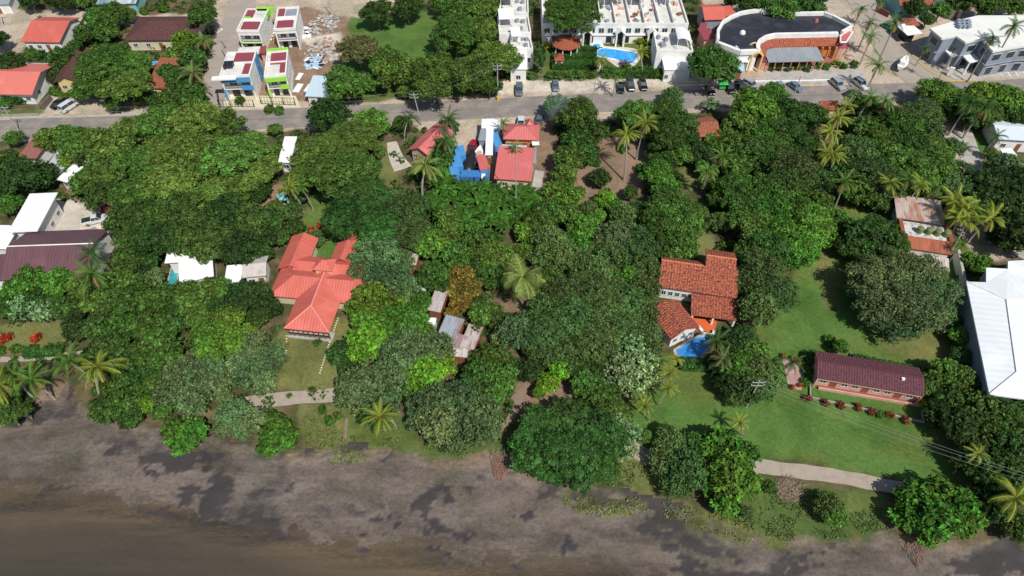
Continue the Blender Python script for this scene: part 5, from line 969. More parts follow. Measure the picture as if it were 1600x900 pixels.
def crown_mesh(style, R, seed):
    nl, flat, leaf, dens, scat, upn, (r0, r1) = STY[style]; rs = np.random.RandomState(seed)
    C = []; Rl = []
    for i in range(nl):
        z = 1 - (i + .5) / nl * 1.25; ph = i * 2.39996 + rs.uniform(-.4, .4); q = math.sqrt(max(0, 1 - z * z))
        rl = rs.uniform(r0, r1); k = (1 - rl * .9) * rs.uniform(.66, 1.2)
        C.append((q * math.cos(ph) * k, q * math.sin(ph) * k, z * k * flat)); Rl.append(rl)
    C.append((0, 0, 0)); Rl.append(.5 * flat + .2)
    C = np.array(C) * R; Rl = np.array(Rl) * R
    ell = np.ones((len(Rl), 3)); ell[:, 2] = .8 if style != 'F' else .5
    P_, N_, Q_ = [], [], []
    for i in range(len(Rl)):
        n = int(4 * math.pi * Rl[i] ** 2 * dens * .55)
        cl = max(4, n // 7); cd = rs.normal(size=(cl, 3)); cd /= np.linalg.norm(cd, axis=1)[:, None]
        d = np.repeat(cd, 7, 0) + rs.normal(size=(cl * 7, 3)) * min(.5, .32 / Rl[i]); d /= np.linalg.norm(d, axis=1)[:, None]
        cr = np.repeat(rs.uniform(.86, 1.12, cl), 7)
        p = C[i] + d * ell[i] * Rl[i] * (cr + rs.normal(size=len(d)) * scat)[:, None]
        rq = np.repeat(rs.normal(.5, .27, cl), 7) + rs.normal(size=len(d)) * .13
        ok = d[:, 2] > -.45
        for j in range(len(Rl)):
            if j != i: ok &= (((p - C[j]) / ell[j]) ** 2).sum(1) > (Rl[j] * .84) ** 2
        P_.append(p[ok]); N_.append(d[ok]); Q_.append(rq[ok])
    p = np.concatenate(P_); nn = np.concatenate(N_); nn = nn + rs.normal(size=nn.shape) * .55 + np.array((0, 0, upn)); nn /= np.linalg.norm(nn, axis=1)[:, None]
    sz = leaf * (.5 + 1.15 * rs.uniform(0, 1, len(p)) ** 1.6); rnd = np.clip(np.concatenate(Q_), .03, 1)
    iv, if_ = ico(); cv = []; cf = []
    for i in range(len(Rl)):
        o = len(cv); k = .66 if style in 'maFs' else .55
        for v in iv:
            q = C[i] + np.array(v) * ell[i] * Rl[i] * k * (1 + .18 * noise.noise(Vector(v) * 2.3 + Vector((i, seed, 0)))); cv.append(tuple(q))
        cf += [[a + o for a in f] for f in if_]
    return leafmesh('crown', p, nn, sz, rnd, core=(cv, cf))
def trunk_mesh(h, r, R, seed, limbs=5):
    rs = random.Random(seed); mb = MB(); top = Vector((rs.uniform(-.4, .4), rs.uniform(-.4, .4), h * .55))
    mb.tube([(0, 0, -.6), (top.x * .4, top.y * .4, h * .25), top], [r * 1.35, r, r * .8], 8)
    for i in range(limbs):
        a = 2 * math.pi * i / limbs + rs.uniform(-.4, .4); e = Vector((math.cos(a) * R * .62, math.sin(a) * R * .62, h * 1.05 + rs.uniform(-.1, .25) * R))
        mid = top.lerp(e, .5) + Vector((0, 0, -R * .08)); mb.tube([top - Vector((0, 0, .3)), mid, e], [r * .6, r * .35, r * .1], 6)
    o = mb.build('trunk', BARK); me = o.data; bpy.data.objects.remove(o); return me
PROTO = {}
def proto(style, px_r):
    cls = min((3.0, 5.0, 7.5, 10.5), key=lambda c: abs(math.log(c / px_r)))
    if style == 's': cls = 1.6
    k = random.randrange(2 if cls > 4 else 1); key = (style, cls, k)
    if key not in PROTO:
        flat = STY[style][1]; hc = cls * (.95 if style != 'F' else 1.0) if style != 's' else .55 * cls
        PROTO[key] = (crown_mesh(style, cls, 11 + 7 * k + int(cls * 3)), trunk_mesh(hc, .05 * cls + .08, cls, k + int(cls), 5 if style != 's' else 3), hc)
    return PROTO[key] + (cls,)
TC = {  # code: (style, colour, name, adjective words)
 'd': ('m', (.03, .062, .014), 'broadleaf_tree', 'very dark green dense tree'),
 'm': ('m', (.044, .092, .018), 'broadleaf_tree', 'dark green dense tree'),
 'g': ('m', (.066, .13, .022), 'broadleaf_tree', 'mid green leafy tree'),
 'b': ('m', (.07, .17, .022), 'broadleaf_tree', 'bright green leafy tree'),
 'y': ('m', (.1, .185, .022), 'broadleaf_tree', 'yellow green leafy tree'),
 'Y': ('m', (.115, .25, .02), 'broadleaf_tree', 'vivid lime green leafy tree'),
 'F': ('F', (.07, .13, .022), 'spreading_tree', 'wide feathery umbrella shaped tree'),
 'K': ('F', (.036, .09, .018), 'spreading_tree', 'wide deep green spreading tree'),
 'w': ('F', (.1, .115, .04), 'spreading_tree', 'brownish green spreading tree'),
 'o': ('o', (.098, .158, .058), 'olive_green_tree', 'grey olive fine leaved tree'),
 'q': ('o', (.075, .13, .036), 'olive_green_tree', 'dull green fine leaved tree'),
 'a': ('a', (.06, .145, .018), 'beach_almond_tree', 'glossy large leaved green tree'),
 'r': ('m', (.19, .14, .025), 'rusty_tree', 'rusty orange green tree'),
 'p': ('p', (.17, .27, .11), 'pale_leaved_tree', 'pale silvery green open tree'),
 's': ('s', (.05, .12, .016), 'shrub', 'low green shrub'),
 'R': ('s', (.3, .05, .015), 'flowering_shrub', 'red flowering shrub'),
 'z': ('s', (.22, .3, .02), 'shrub', 'bright yellow shrub'),
}
TC['H'] = ('m', (.078, .145, .026), 'spreading_tree', 'fresh mid green domed tree')
TC['G'] = ('F', (.085, .155, .027), 'spreading_tree', 'fresh green feathery spreading tree')
TREES = []   # (root, code, px, py, r, extra)
def tree(px, py, rp, code, hk=1.0):
    style, colr, name, adj = TC[code]
    sc = ppm(px, py, 5); R = rp / sc * 1.04
    cm, tm, hc, cls = proto(style, R); k = R / cls
    hz = hc * k * hk if style != 's' else hc * k
    if style != 's': hz = max(hz * random.uniform(.85, 1.35), 2.2)
    p = P(px, py, hz * 1.12)
    rz = random.uniform(0, 6.28)
    t = thing(name, None, 'tree' if style != 's' else 'shrub', (p.x, p.y, 0), rz)
    s1 = k * random.uniform(.93, 1.07); s2 = k * random.uniform(.93, 1.07)
    c = link('crown', cm, t); c.scale = (s1, s2, k * random.uniform(.9, 1.12)); c.location = (0, 0, hz)
    v = random.uniform(.75, 1.28); h = random.uniform(.86, 1.25)
    c.color = (colr[0] * v * h, colr[1] * v, colr[2] * v, 1)
    tr = link('trunk', tm, t); tr.scale = (s1, s2, hz / hc)
    TREES.append((t, code, px, py, rp)); return t
# x, y, crown radius in photo pixels, kind
TL = '''45,0,16,d;95,0,22,d;128,3,13,g;150,24,19,g;176,20,22,g;200,24,14,g;135,50,20,g;165,50,20,g;116,70,12,m
165,92,42,F;200,98,30,F;150,125,34,F;195,130,34,F;128,143,17,g;180,158,18,g;218,150,16,g;94,92,22,m;88,118,15,m;110,82,15,m;14,98,24,d;-5,60,18,d
318,22,25,m;288,62,22,y;272,86,18,g;300,92,22,m;285,122,26,m;262,112,18,m;300,150,24,g;268,150,20,g;245,155,14,m
588,16,24,m;637,12,24,m;700,8,26,g;728,16,30,g;762,10,26,g;712,52,38,g;748,45,28,g;560,74,32,w;600,92,28,g;540,128,34,g;618,112,34,g;682,118,44,g;738,116,32,g;778,86,36,F;765,132,20,g;632,142,13,g;578,130,18,g;515,172,20,m
895,20,38,F;870,12,24,g;915,8,24,g;1118,98,36,g;1010,5,10,g;1170,5,26,m;1215,5,30,g;1260,5,28,m;1240,14,18,g;1140,2,10,g;1430,10,18,d;1470,14,16,g;1500,2,20,m;1540,4,26,g;1585,5,24,g;1450,30,12,m
30,272,34,d;8,250,20,m;8,300,24,d;15,318,20,b;62,275,28,d;20,215,16,g;76,217,24,g;118,218,28,g;100,205,16,g;112,248,22,y;135,245,24,m;132,285,26,g;105,270,12,q
172,228,38,g;205,205,28,g;252,190,38,g;300,180,38,g;345,195,36,g;300,225,40,g;255,235,38,g;215,250,36,g;165,265,34,g;350,240,42,g;385,225,32,g;405,260,30,g;310,265,38,g;260,280,38,g;210,295,36,g;160,300,32,m;365,285,36,g;400,300,22,m;320,305,34,g;285,325,34,m;240,335,36,g;200,340,34,m
350,335,36,m;390,345,34,m;420,345,26,m;330,375,36,m;375,385,34,d;415,370,24,d;290,365,36,m;250,375,34,m;215,375,32,m;300,395,22,m;200,405,26,g;225,405,26,m;405,395,20,m;430,325,16,g
514,178,32,d;580,192,28,b;545,215,42,F;495,235,40,F;520,264,42,F;558,262,36,F;475,270,28,F;588,236,14,F;572,300,36,K;545,335,40,K;592,322,32,K;585,355,34,K;558,300,34,K;430,200,12,g;435,235,14,g;448,300,14,g;465,305,16,m;455,330,18,q;462,355,16,m;440,370,14,m
640,325,32,q;645,365,32,q;615,370,24,q;588,400,38,o;605,435,34,o;565,425,26,o;635,450,24,o;625,410,24,o;648,375,18,g;700,200,18,m;695,228,18,g;690,248,22,m;628,192,15,m;672,240,12,s;660,268,14,g;690,270,14,b
493,372,15,q;487,360,8,R;503,352,8,R
903,182,34,g;870,165,22,g;925,205,26,m;900,220,26,m;888,245,24,g;882,272,22,g;915,240,22,m;866,300,22,g;890,305,22,y;860,330,24,g;890,335,22,g
990,175,28,g;1012,185,24,m;1040,175,30,g;1062,190,28,m;1045,215,28,m;1010,205,20,d;1062,240,22,g;1040,250,18,m;1092,238,24,d;1105,262,18,g;1112,162,14,p;1050,150,18,q;1080,215,16,m;1135,205,16,g;1125,225,16,g
1180,165,34,b;1205,150,26,b;1165,185,28,g;1195,205,28,b;1215,180,26,g;1150,225,22,g;1180,235,32,m;1215,230,30,m;1150,260,24,g;1105,285,14,q;1120,310,16,g
938,278,18,d;1028,272,28,b;1040,290,22,b;946,310,17,Y;935,335,14,b;912,355,26,b;905,380,26,b;935,385,20,q;978,340,26,q;960,370,30,o;1000,380,32,q;1000,330,20,q;1045,318,34,m;1065,345,34,g;1030,350,32,g;1070,385,24,g;1045,385,28,m;1090,330,18,m;1095,352,14,m
1148,292,30,g;1165,325,32,g;1190,300,32,g;1180,350,32,g;1155,345,22,g;1125,345,18,q;1145,380,7,z;1170,390,22,g;1205,330,34,b;1225,290,34,m;1240,330,40,b;1265,350,38,b;1225,370,38,b;1250,395,32,b;1205,385,32,m;1195,420,36,q;1210,455,36,q;1175,440,28,q;1185,480,30,q;1180,405,24,q
1240,175,30,m;1270,180,26,m;1230,205,28,m;1255,225,30,m;1240,260,34,q;1275,280,26,q;1210,260,30,m;1280,315,24,g;1310,340,18,g;1355,165,22,m;1385,180,26,d;1350,200,26,m;1370,215,28,g;1410,200,30,g;1340,235,32,q;1360,265,32,q;1320,265,24,m;1390,245,34,g;1425,225,32,m;1395,285,30,q;1430,260,32,g;1460,235,30,g;1445,175,28,q;1455,205,24,q;1470,265,30,g;1440,292,26,m;1490,230,20,q;1485,290,26,o;1510,292,24,q;1500,265,20,q;1350,300,24,g;1330,300,18,g;1375,312,20,m
1462,143,28,b;1490,150,20,g;1540,148,28,y;1570,155,30,y;1595,160,24,g;1545,180,26,g;1500,165,24,m;1515,185,18,m;1590,185,18,d;1475,175,18,m;1580,180,20,m
1548,235,10,q;1572,260,26,o;1555,285,32,d;1590,290,34,d;1540,315,28,d;1575,330,40,d;1600,365,40,d;1560,370,20,m;1605,320,30,d
1345,365,30,m;1372,360,32,m;1395,380,28,m;1355,395,26,m;1330,385,22,m;1320,358,9,z
1370,430,38,o;1405,420,38,o;1440,425,38,o;1465,455,34,o;1390,465,42,o;1430,475,42,o;1365,480,28,o;1400,505,34,o;1450,495,32,o;1475,490,22,o;1350,450,24,o
1532,412,20,b;1515,405,14,b;1528,440,10,g;1500,525,16,b;1505,555,18,q;1478,580,26,g;1460,590,20,g;1500,590,26,g;1525,600,22,o;1497,500,10,g;1450,605,14,g;1447,632,10,z;1315,540,13,b;1490,625,26,m;1470,650,26,d;1500,660,30,d
1545,640,36,m;1580,650,38,m;1540,680,36,m;1580,700,34,m;1605,630,26,m;1520,700,24,d;1540,735,30,m;1575,745,34,m;1605,760,30,m;1510,720,22,d;1560,790,26,d;1590,820,26,m;1545,765,26,d
1430,775,28,a;1465,770,30,a;1500,785,28,a;1420,805,28,a;1460,810,34,a;1500,815,26,a;1525,810,18,a;1450,840,16,a
1297,790,24,q;1305,805,20,g;1285,782,16,s;1203,760,13,g;1170,800,12,q
1125,700,34,a;1160,710,28,a;1140,740,40,a;1115,750,28,a;1165,755,26,a;1135,785,24,a;1050,690,26,q;1080,695,26,m;1045,720,28,q;1075,730,34,q;1060,755,28,q;1095,715,20,m;1040,672,14,m
850,665,38,K;890,655,36,K;930,670,36,K;840,700,42,K;880,700,40,K;920,705,40,K;955,690,30,K;870,735,26,K;910,735,30,K;945,730,24,K;815,690,20,K;960,665,22,p;985,675,20,p;975,700,22,p;1008,680,12,g
680,625,34,o;720,625,34,o;755,645,30,o;690,660,36,o;730,665,36,o;765,670,22,o;660,650,24,o;650,630,20,o;715,690,24,o
662,582,32,Y;692,572,22,Y;640,600,20,Y;570,600,36,o;605,590,34,o;555,620,30,o;595,625,34,o;540,600,20,o;640,550,40,o;610,545,26,o;680,545,30,o;570,655,12,g;575,530,32,Y;555,552,16,Y;597,515,16,Y;532,553,22,d;540,575,14,d
580,465,32,y;615,460,26,y;575,500,28,y;555,478,18,y;610,495,28,b;645,500,28,b;630,525,24,b;660,470,18,b;665,520,18,g;648,480,14,g
672,380,30,b;690,405,14,b;713,398,26,g;700,360,22,g;735,365,26,g;678,432,28,g;690,450,16,m;750,380,30,g;775,400,32,g;770,430,26,g;800,400,22,g;745,420,20,m;822,362,22,y;845,345,24,g;825,390,18,y;722,432,24,r;735,450,20,r;705,450,18,r;718,472,18,r;705,490,12,r;755,490,24,g;745,515,14,m;780,500,20,m;700,340,20,g
860,375,30,q;885,400,28,q;850,400,22,q;860,430,20,g;845,450,20,g;905,410,26,q;930,420,30,q;955,400,28,q;805,515,28,o;825,500,22,o;785,530,20,o;850,480,28,q;880,460,34,q;920,455,36,q;860,510,34,q;900,500,38,q;945,480,34,q;980,470,32,q;930,530,36,q;970,510,34,q;885,545,34,q;850,545,26,q;1005,450,26,q;1010,490,24,q;1015,420,24,q;982,432,22,b;995,455,16,b;960,445,22,q;1000,405,24,q;1020,520,20,o;830,540,20,d
768,560,30,g;750,585,28,g;785,590,28,g;768,615,24,g;800,570,16,m;745,560,16,g;828,575,22,d;845,555,22,d;858,598,18,Y;877,575,20,Y;842,612,11,Y;850,640,8,b
985,545,30,p;1005,565,26,p;970,575,28,p;990,600,26,p;1015,590,20,p;955,600,18,p;930,570,26,m;915,600,24,g;945,620,26,g;965,640,18,g;900,570,22,m;1020,545,18,q;920,625,16,m
1140,540,24,d;1160,530,24,d;1175,550,28,g;1150,570,30,b;1185,575,28,q;1200,590,26,q;1165,600,28,q;1140,600,22,d;1130,570,20,d;1190,610,22,q;1150,620,18,q;1170,515,14,q
48,434,26,b;28,450,18,b;95,434,24,b;80,455,18,b;38,480,24,p;70,485,22,p;15,480,20,m;60,465,22,m;98,480,22,m;125,450,20,g;150,470,24,g;242,432,18,o;185,440,28,g;175,470,28,g;205,470,30,g;215,445,22,g;240,470,28,g;265,465,28,g;290,455,24,g;324,452,22,g;340,450,24,g;300,480,28,g;275,500,28,m;235,505,28,g;190,510,28,g;155,510,26,m;330,480,22,m;120,515,20,d;115,490,16,d
375,455,22,d;400,460,26,d;420,480,20,d;370,475,22,d;405,495,18,m;325,520,26,y;355,500,26,y;365,530,26,y;330,550,24,y;385,520,18,y;310,500,16,y
160,545,26,m;185,560,28,m;145,575,20,g;245,530,28,g;260,555,26,g;225,550,26,g;210,580,26,m;175,600,26,g;190,630,28,g;165,640,26,m;205,650,20,m;228,632,15,Y;222,610,18,g;238,600,16,g;240,580,18,m
280,580,28,o;310,590,30,o;270,610,28,o;300,625,30,o;335,600,26,o;330,575,24,o;255,640,14,g;350,620,14,o;395,540,28,o;420,560,26,o;395,580,30,o;375,565,24,o;415,595,20,o;435,540,14,o
275,672,22,a;300,675,24,a;285,692,20,a;365,645,26,o;395,655,24,o;355,665,18,o;380,670,18,o;430,670,24,a;445,685,20,a;420,695,20,a;425,655,14,a
10,620,24,g;15,650,18,m;0,590,18,m;35,640,14,m;515,658,9,s;528,650,8,s;452,618,5,s;503,640,8,s
8,528,10,R;55,528,9,R;25,545,10,s;50,545,9,s;75,545,9,s;95,540,9,s;0,548,9,s;496,535,7,s;447,538,5,R;1110,215,14,g
1330,590,10,s;1268,560,14,s;1262,580,10,s;1258,597,8,s;1298,533,11,s
10,160,12,s;30,156,11,s;85,142,10,s;100,150,8,s;48,82,10,s;62,85,10,s;225,17,8,s;255,12,9,s;240,70,8,s;262,70,9,s
862,117,10,s;877,118,9,s;893,117,11,s;910,118,9,s;924,118,8,s;948,112,12,s;965,113,10,s;980,108,11,s;995,112,11,s;1010,110,12,s;1026,115,10,s;1042,117,9,s;800,117,9,s;815,118,9,s;830,118,8,s;1000,62,10,z;1016,64,11,s;855,72,8,z;795,115,7,s;1010,84,8,z;1216,106,6,s;1232,108,6,s;1246,104,7,s;1262,107,7,s;1278,102,7,s;1292,104,7,s;1308,100,8,z;1318,103,7,s;1335,100,8,s;1206,108,5,s
375,157,9,s;420,170,9,s;436,172,9,s;1022,238,16,m;1035,262,18,m;962,322,16,g;985,300,14,m;975,232,9,s;930,255,8,s;948,300,9,s;1002,262,11,s;905,300,12,g;922,322,14,q;130,436,18,m;20,452,20,b;70,446,22,b;150,450,18,m'''
for ln in TL.split('\n'):
    for it in ln.split(';'):
        a, b, c, d = it.split(',')
        if d == 'g' and 150 < float(a) < 432 and 155 < float(b) < 320: d = 'G' if (int(float(a)) // 7) % 5 < 3 else 'H'
        tree(float(a), float(b), float(c), d)
# narrow conifer in the hotel garden
ct = thing('cypress_tree', 'narrow upright conifer beside the left white hotel block', 'tree', P(843, 116))
cmc = proto('s', 1.6)[0]; c_ = link('crown', cmc, ct); c_.scale = (1.0, 1.0, 3.6); c_.location = (0, 0, 4.2); c_.color = (.05, .11, .03, 1); link('trunk', proto('s', 1.6)[1], ct)
# hedges
def hedge(x0, y0, x1, y1, w, h, label):
    a, b = P(x0, y0), P(x1, y1); L = (b - a).length; rs = np.random.RandomState(int(x0)); n = int(L * w * 30 + L * h * 40)
    u = (b - a).normalized(); v = Vector((-u.y, u.x, 0))
    s_ = rs.uniform(0, L, n); f = rs.uniform(size=n); q = rs.uniform(-1, 1, n); zz = np.where(f < .5, h, rs.uniform(0, h, n)); oo = np.where(f < .5, q * w / 2, np.sign(q) * w / 2)
    pts = np.array(u)[None] * s_[:, None] + np.array(v)[None] * oo[:, None] + np.stack([0 * s_, 0 * s_, zz], -1) + rs.normal(size=(n, 3)) * .07
    nn = np.where((f < .5)[:, None], np.array((0, 0, 1.)), np.array(v)[None] * np.sign(oo)[:, None]) + rs.normal(size=(n, 3)) * .5; nn /= np.linalg.norm(nn, axis=1)[:, None]
    mb = MB(); mb.prism([tuple((v * (-w * .45)).xy), tuple((u * L - v * w * .45).xy), tuple((u * L + v * w * .45).xy), tuple((v * w * .45).xy)], 0, h * .94)
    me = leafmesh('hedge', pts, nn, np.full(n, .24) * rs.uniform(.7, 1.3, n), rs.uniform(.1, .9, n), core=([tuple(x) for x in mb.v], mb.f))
    o = link('hedge', me); o.location = a; o.color = (.04, .1, .02, 1); tag(o, label, 'hedge', 'clipped hedges in the hotel garden')
hedge(862, 83, 932, 82, 1.6, 1.5, 'clipped hedge row just below the round terracotta gazebo')
hedge(862, 92, 932, 91, 1.8, 1.2, 'clipped hedge row between the gazebo hedge and the lowest garden hedge')
hedge(862, 106, 934, 105, 2.6, 1.5, 'lowest clipped hedge row left of the pink garden path')
hedge(945, 119, 1050, 121, 1.8, 1.8, 'long hedge between the pool terrace and the parking strip')
hedge(1060, 571, 1150, 577, 2.2, 1.2, 'low hedge on the sea side of the kidney blue garden pool')
hedge(1330, 563, 1440, 585, 1.6, 1.0, 'narrow hedge behind the long maroon roofed bungalow')
hedge(40, 557, 100, 552, 1.2, .9, 'low hedge along the thin path at the left edge')

# ---- palms
def palm_meshes(seed, L=3.6, nf=17, h=9, lean=.8, wide=.36):
    rs = random.Random(seed); mb = MB(); pts = []; lx, ly = rs.uniform(-1, 1) * lean, rs.uniform(-1, 1) * lean
    for i in range(7):
        t = i / 6; pts.append((lx * t * t, ly * t * t, h * t - (.5 if i == 0 else 0)))
    mb.tube(pts, [.26, .19, .17, .16, .15, .14, .16], 8); tr = mb.build('trunk', PBARK); tm = tr.data; bpy.data.objects.remove(tr)
    top = Vector(pts[-1]); V = []; F = []; rn = []; wind = Vector((rs.uniform(-.35, .35), rs.uniform(-.35, .35), 0)); dead = None
    for k in range(nf + 4):
        if k == nf: dead = len(F)
        az = k * 2.39996 + rs.uniform(-.2, .2); el = math.radians(rs.uniform(62, 75) if k < 4 else rs.uniform(8, 55)); drop = rs.uniform(.5, .95); ll = L * rs.uniform(.7, 1.15)
        if k >= nf: el = -.7; drop = .5; ll = L * .7; az += rs.uniform(-1, 1)
        d = (Vector((math.cos(az), math.sin(az), 0)) + wind * rs.uniform(0, 1.2)).normalized(); s = Vector((-d.y, d.x, 0)); rv = rs.random(); n = 16; pr = []
        p = top.copy(); e = el
        for i in range(n + 1):
            pr.append(p.copy()); p = p + (d * math.cos(e) + Vector((0, 0, math.sin(e)))) * ll / n; e -= drop * 1.55 / n * (1.2 + i / n * .6)
        for i in range(1, n + 1):
            t = i / n; w = wide * 1.7 * (math.sin(math.pi * min(1, t * .86 + .1))) ** .7 * L / 3.6
            ax = (pr[i] - pr[i - 1]).normalized(); up = s.cross(ax)
            for sg in (-1, 1):
                for q in (0, .5):
                    b0 = pr[i - 1].lerp(pr[i], q); tip = b0 + s * sg * w * .82 + ax * w * .55 - Vector((0, 0, w * rs.uniform(.25, .55))); hw = ax * ll / n * .2
                    o = len(V); V += [b0 - hw, b0 + hw, tip]; F.append([o, o + 1, o + 2]); rn.append(min(1, max(0, rv * .5 + .25 + rs.uniform(-.2, .2))))
            o = len(V); V += [pr[i - 1] - s * .05, pr[i - 1] + s * .05, pr[i] + s * .035, pr[i] - s * .035]; F.append([o, o + 1, o + 2, o + 3]); rn.append(.95)
    ms = []
    for nm, ff, rr_ in (('crown', F[:dead], rn[:dead]), ('dead_fronds', F[dead:], rn[dead:])):
        us = sorted({i for f in ff for i in f}); ix = {v: i for i, v in enumerate(us)}
        cm = bpy.data.meshes.new(nm); cm.from_pydata([tuple(V[i] - top) for i in us], [], [[ix[i] for i in f] for f in ff]); cm.materials.append(LEAFP)
        cm.attributes.new('rnd', 'FLOAT', 'FACE').data.foreach_set('value', np.array(rr_, np.float32)); cm.update(); ms.append(cm)
    return tm, ms, top
PM = [palm_meshes(s, lean=1.6) for s in (1, 2, 3, 4, 12)]; PB = palm_meshes(9, 5.0, 19, 7, .4, .75); PR = [palm_meshes(s, 3.2, 15, 10, .3, .42) for s in (5, 6)]
YEL, GRN, DGN = (.19, .21, .03), (.08, .14, .022), (.045, .09, .02)
def palm(px, py, h, colr, label, k=1.0, kind='c', group=None, rz=None):
    tm, cm, top = random.choice(PM) if kind == 'c' else (PB if kind == 'b' else random.choice(PR)); p = P(px, py, h)
    t = thing('palm_tree' if kind != 'r' else 'royal_palm', label, 'palm tree', (p.x, p.y, 0), random.uniform(0, 6.28) if rz is None else rz, group)
    s = h / top.z; tr = link('trunk', tm, t); tr.scale = (k, k, s); c = link('crown', cm[0], t); c.location = (top.x * k, top.y * k, h); c.scale = (k, k, k); q = link('dead_fronds', cm[1], t); q.location = c.location; q.scale = (k, k, k); q.color = (.2, .12, .05, 1)
    v = random.uniform(.85, 1.15); c.color = (colr[0] * v, colr[1] * v, colr[2] * v, 1); return t
G1 = 'yellow coconut palms beside the rusty roof'; G2 = 'young coconut palms on the lawn by the blue garden pool'
for a in [
 (817,434,8,(.2,.25,.06),'very broad starburst palm in the middle of the dense forest',1.0,'b'),
 (985,218,11,YEL,'tall yellowish coconut palm over the bare brown clearing, nearer the camera',1.05),
 (1005,186,11,YEL,'tall yellow coconut palm beyond the clearing palm, against dark trees',1.0),
 (1125,238,8,GRN,'coconut palm between the small terracotta roof and the forest, upper of two',.9),
 (1108,258,8,GRN,'coconut palm above the shaded grass gap, lower of two',.9),
 (655,268,7,(.17,.21,.05),'large coconut palm at the foot of the pink roofed cottage',1.35),
 (712,188,9,DGN,'dark palm beyond the pink roofed cottage near the road',1.0),(705,215,8,DGN,'dark green palm right beside the pink roofed cottage',1.0),(785,190,6,GRN,'small palm at the end of the white L shaped roof',.6),(802,228,6,GRN,'thin palm standing between the blue roof and orange wall',.6),
 (628,190,5,DGN,'dark palm by the gate of the pink roofed cottage',.9),
 (462,292,7,YEL,'yellow palm beside the small teal roof, left one',.8),(478,290,7,GRN,'green yellow palm beside the small teal roof, right one',.8),
 (148,412,8,GRN,'large coconut palm covering the right end of the purple brown roof',1.25),(155,395,8,DGN,'dark coconut palm behind the palm at the purple brown roof end',1.0),
 (128,590,8,YEL,'leaning yellow coconut palm over the beach bend at the left',1.25),(118,562,7,GRN,'greener coconut palm just above the leaning beach palm',1.1),
 (55,592,6,GRN,'coconut palm left of the beach bend, right one of three',1.0),(20,590,6,GRN,'coconut palm left of the beach bend, middle one of three',1.0),(2,600,6,YEL,'coconut palm at the left picture edge above the beach',1.0),
 (612,640,6,YEL,'yellow coconut palm between two olive trees above the beach',1.0),(595,648,5,GRN,'low spreading palm left of the yellow beach palm',.8),
 (322,58,6,GRN,'coconut palm on the side street above the large drooping palm',.9),(316,108,8,(.14,.17,.05),'large drooping coconut palm left of the blue house',1.2),
 (1323,285,8,GRN,'dull green coconut palm on the far side of the lawn gap',1.0),(1325,165,7,YEL,'yellow coconut palm near the road in front of the parked grey cars',.9),(1320,187,8,YEL,'yellow coconut palm second from the road below the grey cars',1.0),
 (1287,198,8,YEL,'yellow coconut palm left of the pair in front of the grey cars',1.0),(1292,238,8,YEL,'yellow coconut palm in the lower pair among dark trees, left one',1.0),(1312,243,8,YEL,'yellow coconut palm in the lower pair among dark trees, right one',1.0),(1355,152,8,GRN,'green coconut palm at the road right of the two grey cars',.9),(1372,152,8,GRN,'green coconut palm second right of the two grey cars',.9),(1330,148,7,GRN,'green coconut palm hiding the road under the two grey cars',.8),
 (1390,290,8,YEL,'coconut palm above the left corner of the rusty roof',.85,'c',G1),(1411,288,8,GRN,'coconut palm above the rusty roof, second from the left',.85,'c',G1),(1434,291,8,YEL,'coconut palm above the middle of the rusty roof',.85,'c',G1),(1458,294,8,GRN,'coconut palm above the right end of the rusty roof',.85,'c',G1),
 (1492,308,8,YEL,'yellow palm right of the rusty roof, upper left of the clump',1.2,'c',G1),(1503,328,8,YEL,'yellow palm in the middle of the clump right of the rusty roof',1.2,'c',G1),(1515,350,7,YEL,'yellow palm at the bottom of the clump right of the rusty roof',1.2,'c',G1),(1540,340,7,YEL,'yellow palm at the right end of the clump by the rusty roof',1.15,'c',G1),(1532,318,7,GRN,'greener palm at the upper right of the clump by the rusty roof',1.1,'c',G1),(1503,346,7,YEL,'yellow palm nearest the tanks of the rusty roof',.95,'c',G1),
 (1045,562,4.5,YEL,'young yellow palm touching the corner of the blue garden pool',.5,'c',G2),(1038,580,4.5,YEL,'young yellow palm just below the one at the garden pool',.62,'c',G2),(1035,612,4.5,YEL,'young yellow palm on the lawn, third below the garden pool',.6,'c',G2),(1020,635,4.5,YEL,'young yellow palm on the lawn, lowest below the garden pool',.66,'c',G2),(1168,662,4,YEL,'small lone yellow palm on the lawn near the power pole',.6,'c',G2),
 (1115,545,4,(.14,.12,.05),'brownish palm overhanging the right end of the garden pool',.6),(1122,562,5,(.11,.12,.045),'brownish palm just right of the garden pool',.8),(1112,530,6,DGN,'dark palm below the orange tiled terrace',.9),
 (1590,785,7,YEL,'yellow leaning palm at the right edge above the beach',1.2),(1520,712,6,YEL,'small yellow palm at the right end of the lawn',.6),(1500,385,6,GRN,'green palm left of the white boundary wall top',.5),
 (1535,165,9,DGN,'drooping dark palm at the roadside by the mall, nearer one',1.2),(1512,160,9,DGN,'drooping dark palm at the roadside by the mall, further left one',1.2),(1555,212,6,DGN,'dark palm on the small lawn at the right edge',.8),
 (944,92,5,YEL,'short yellow palm at the left end of the hotel pool',.75),(1008,86,6,YEL,'yellow palm at the right end of the hotel pool',.9),(962,118,6,GRN,'palm in front of the hotel pool by the parked cars',.85),(865,160,5,DGN,'palm beside the road below the hotel parking strip',.8),
 (1250,500,4,GRN,'small green palm on the open lawn',.01) if 0 else (1240,568,4,DGN,'dark palm between the red pots and the maroon bungalow',.7)]:
    palm(*a)
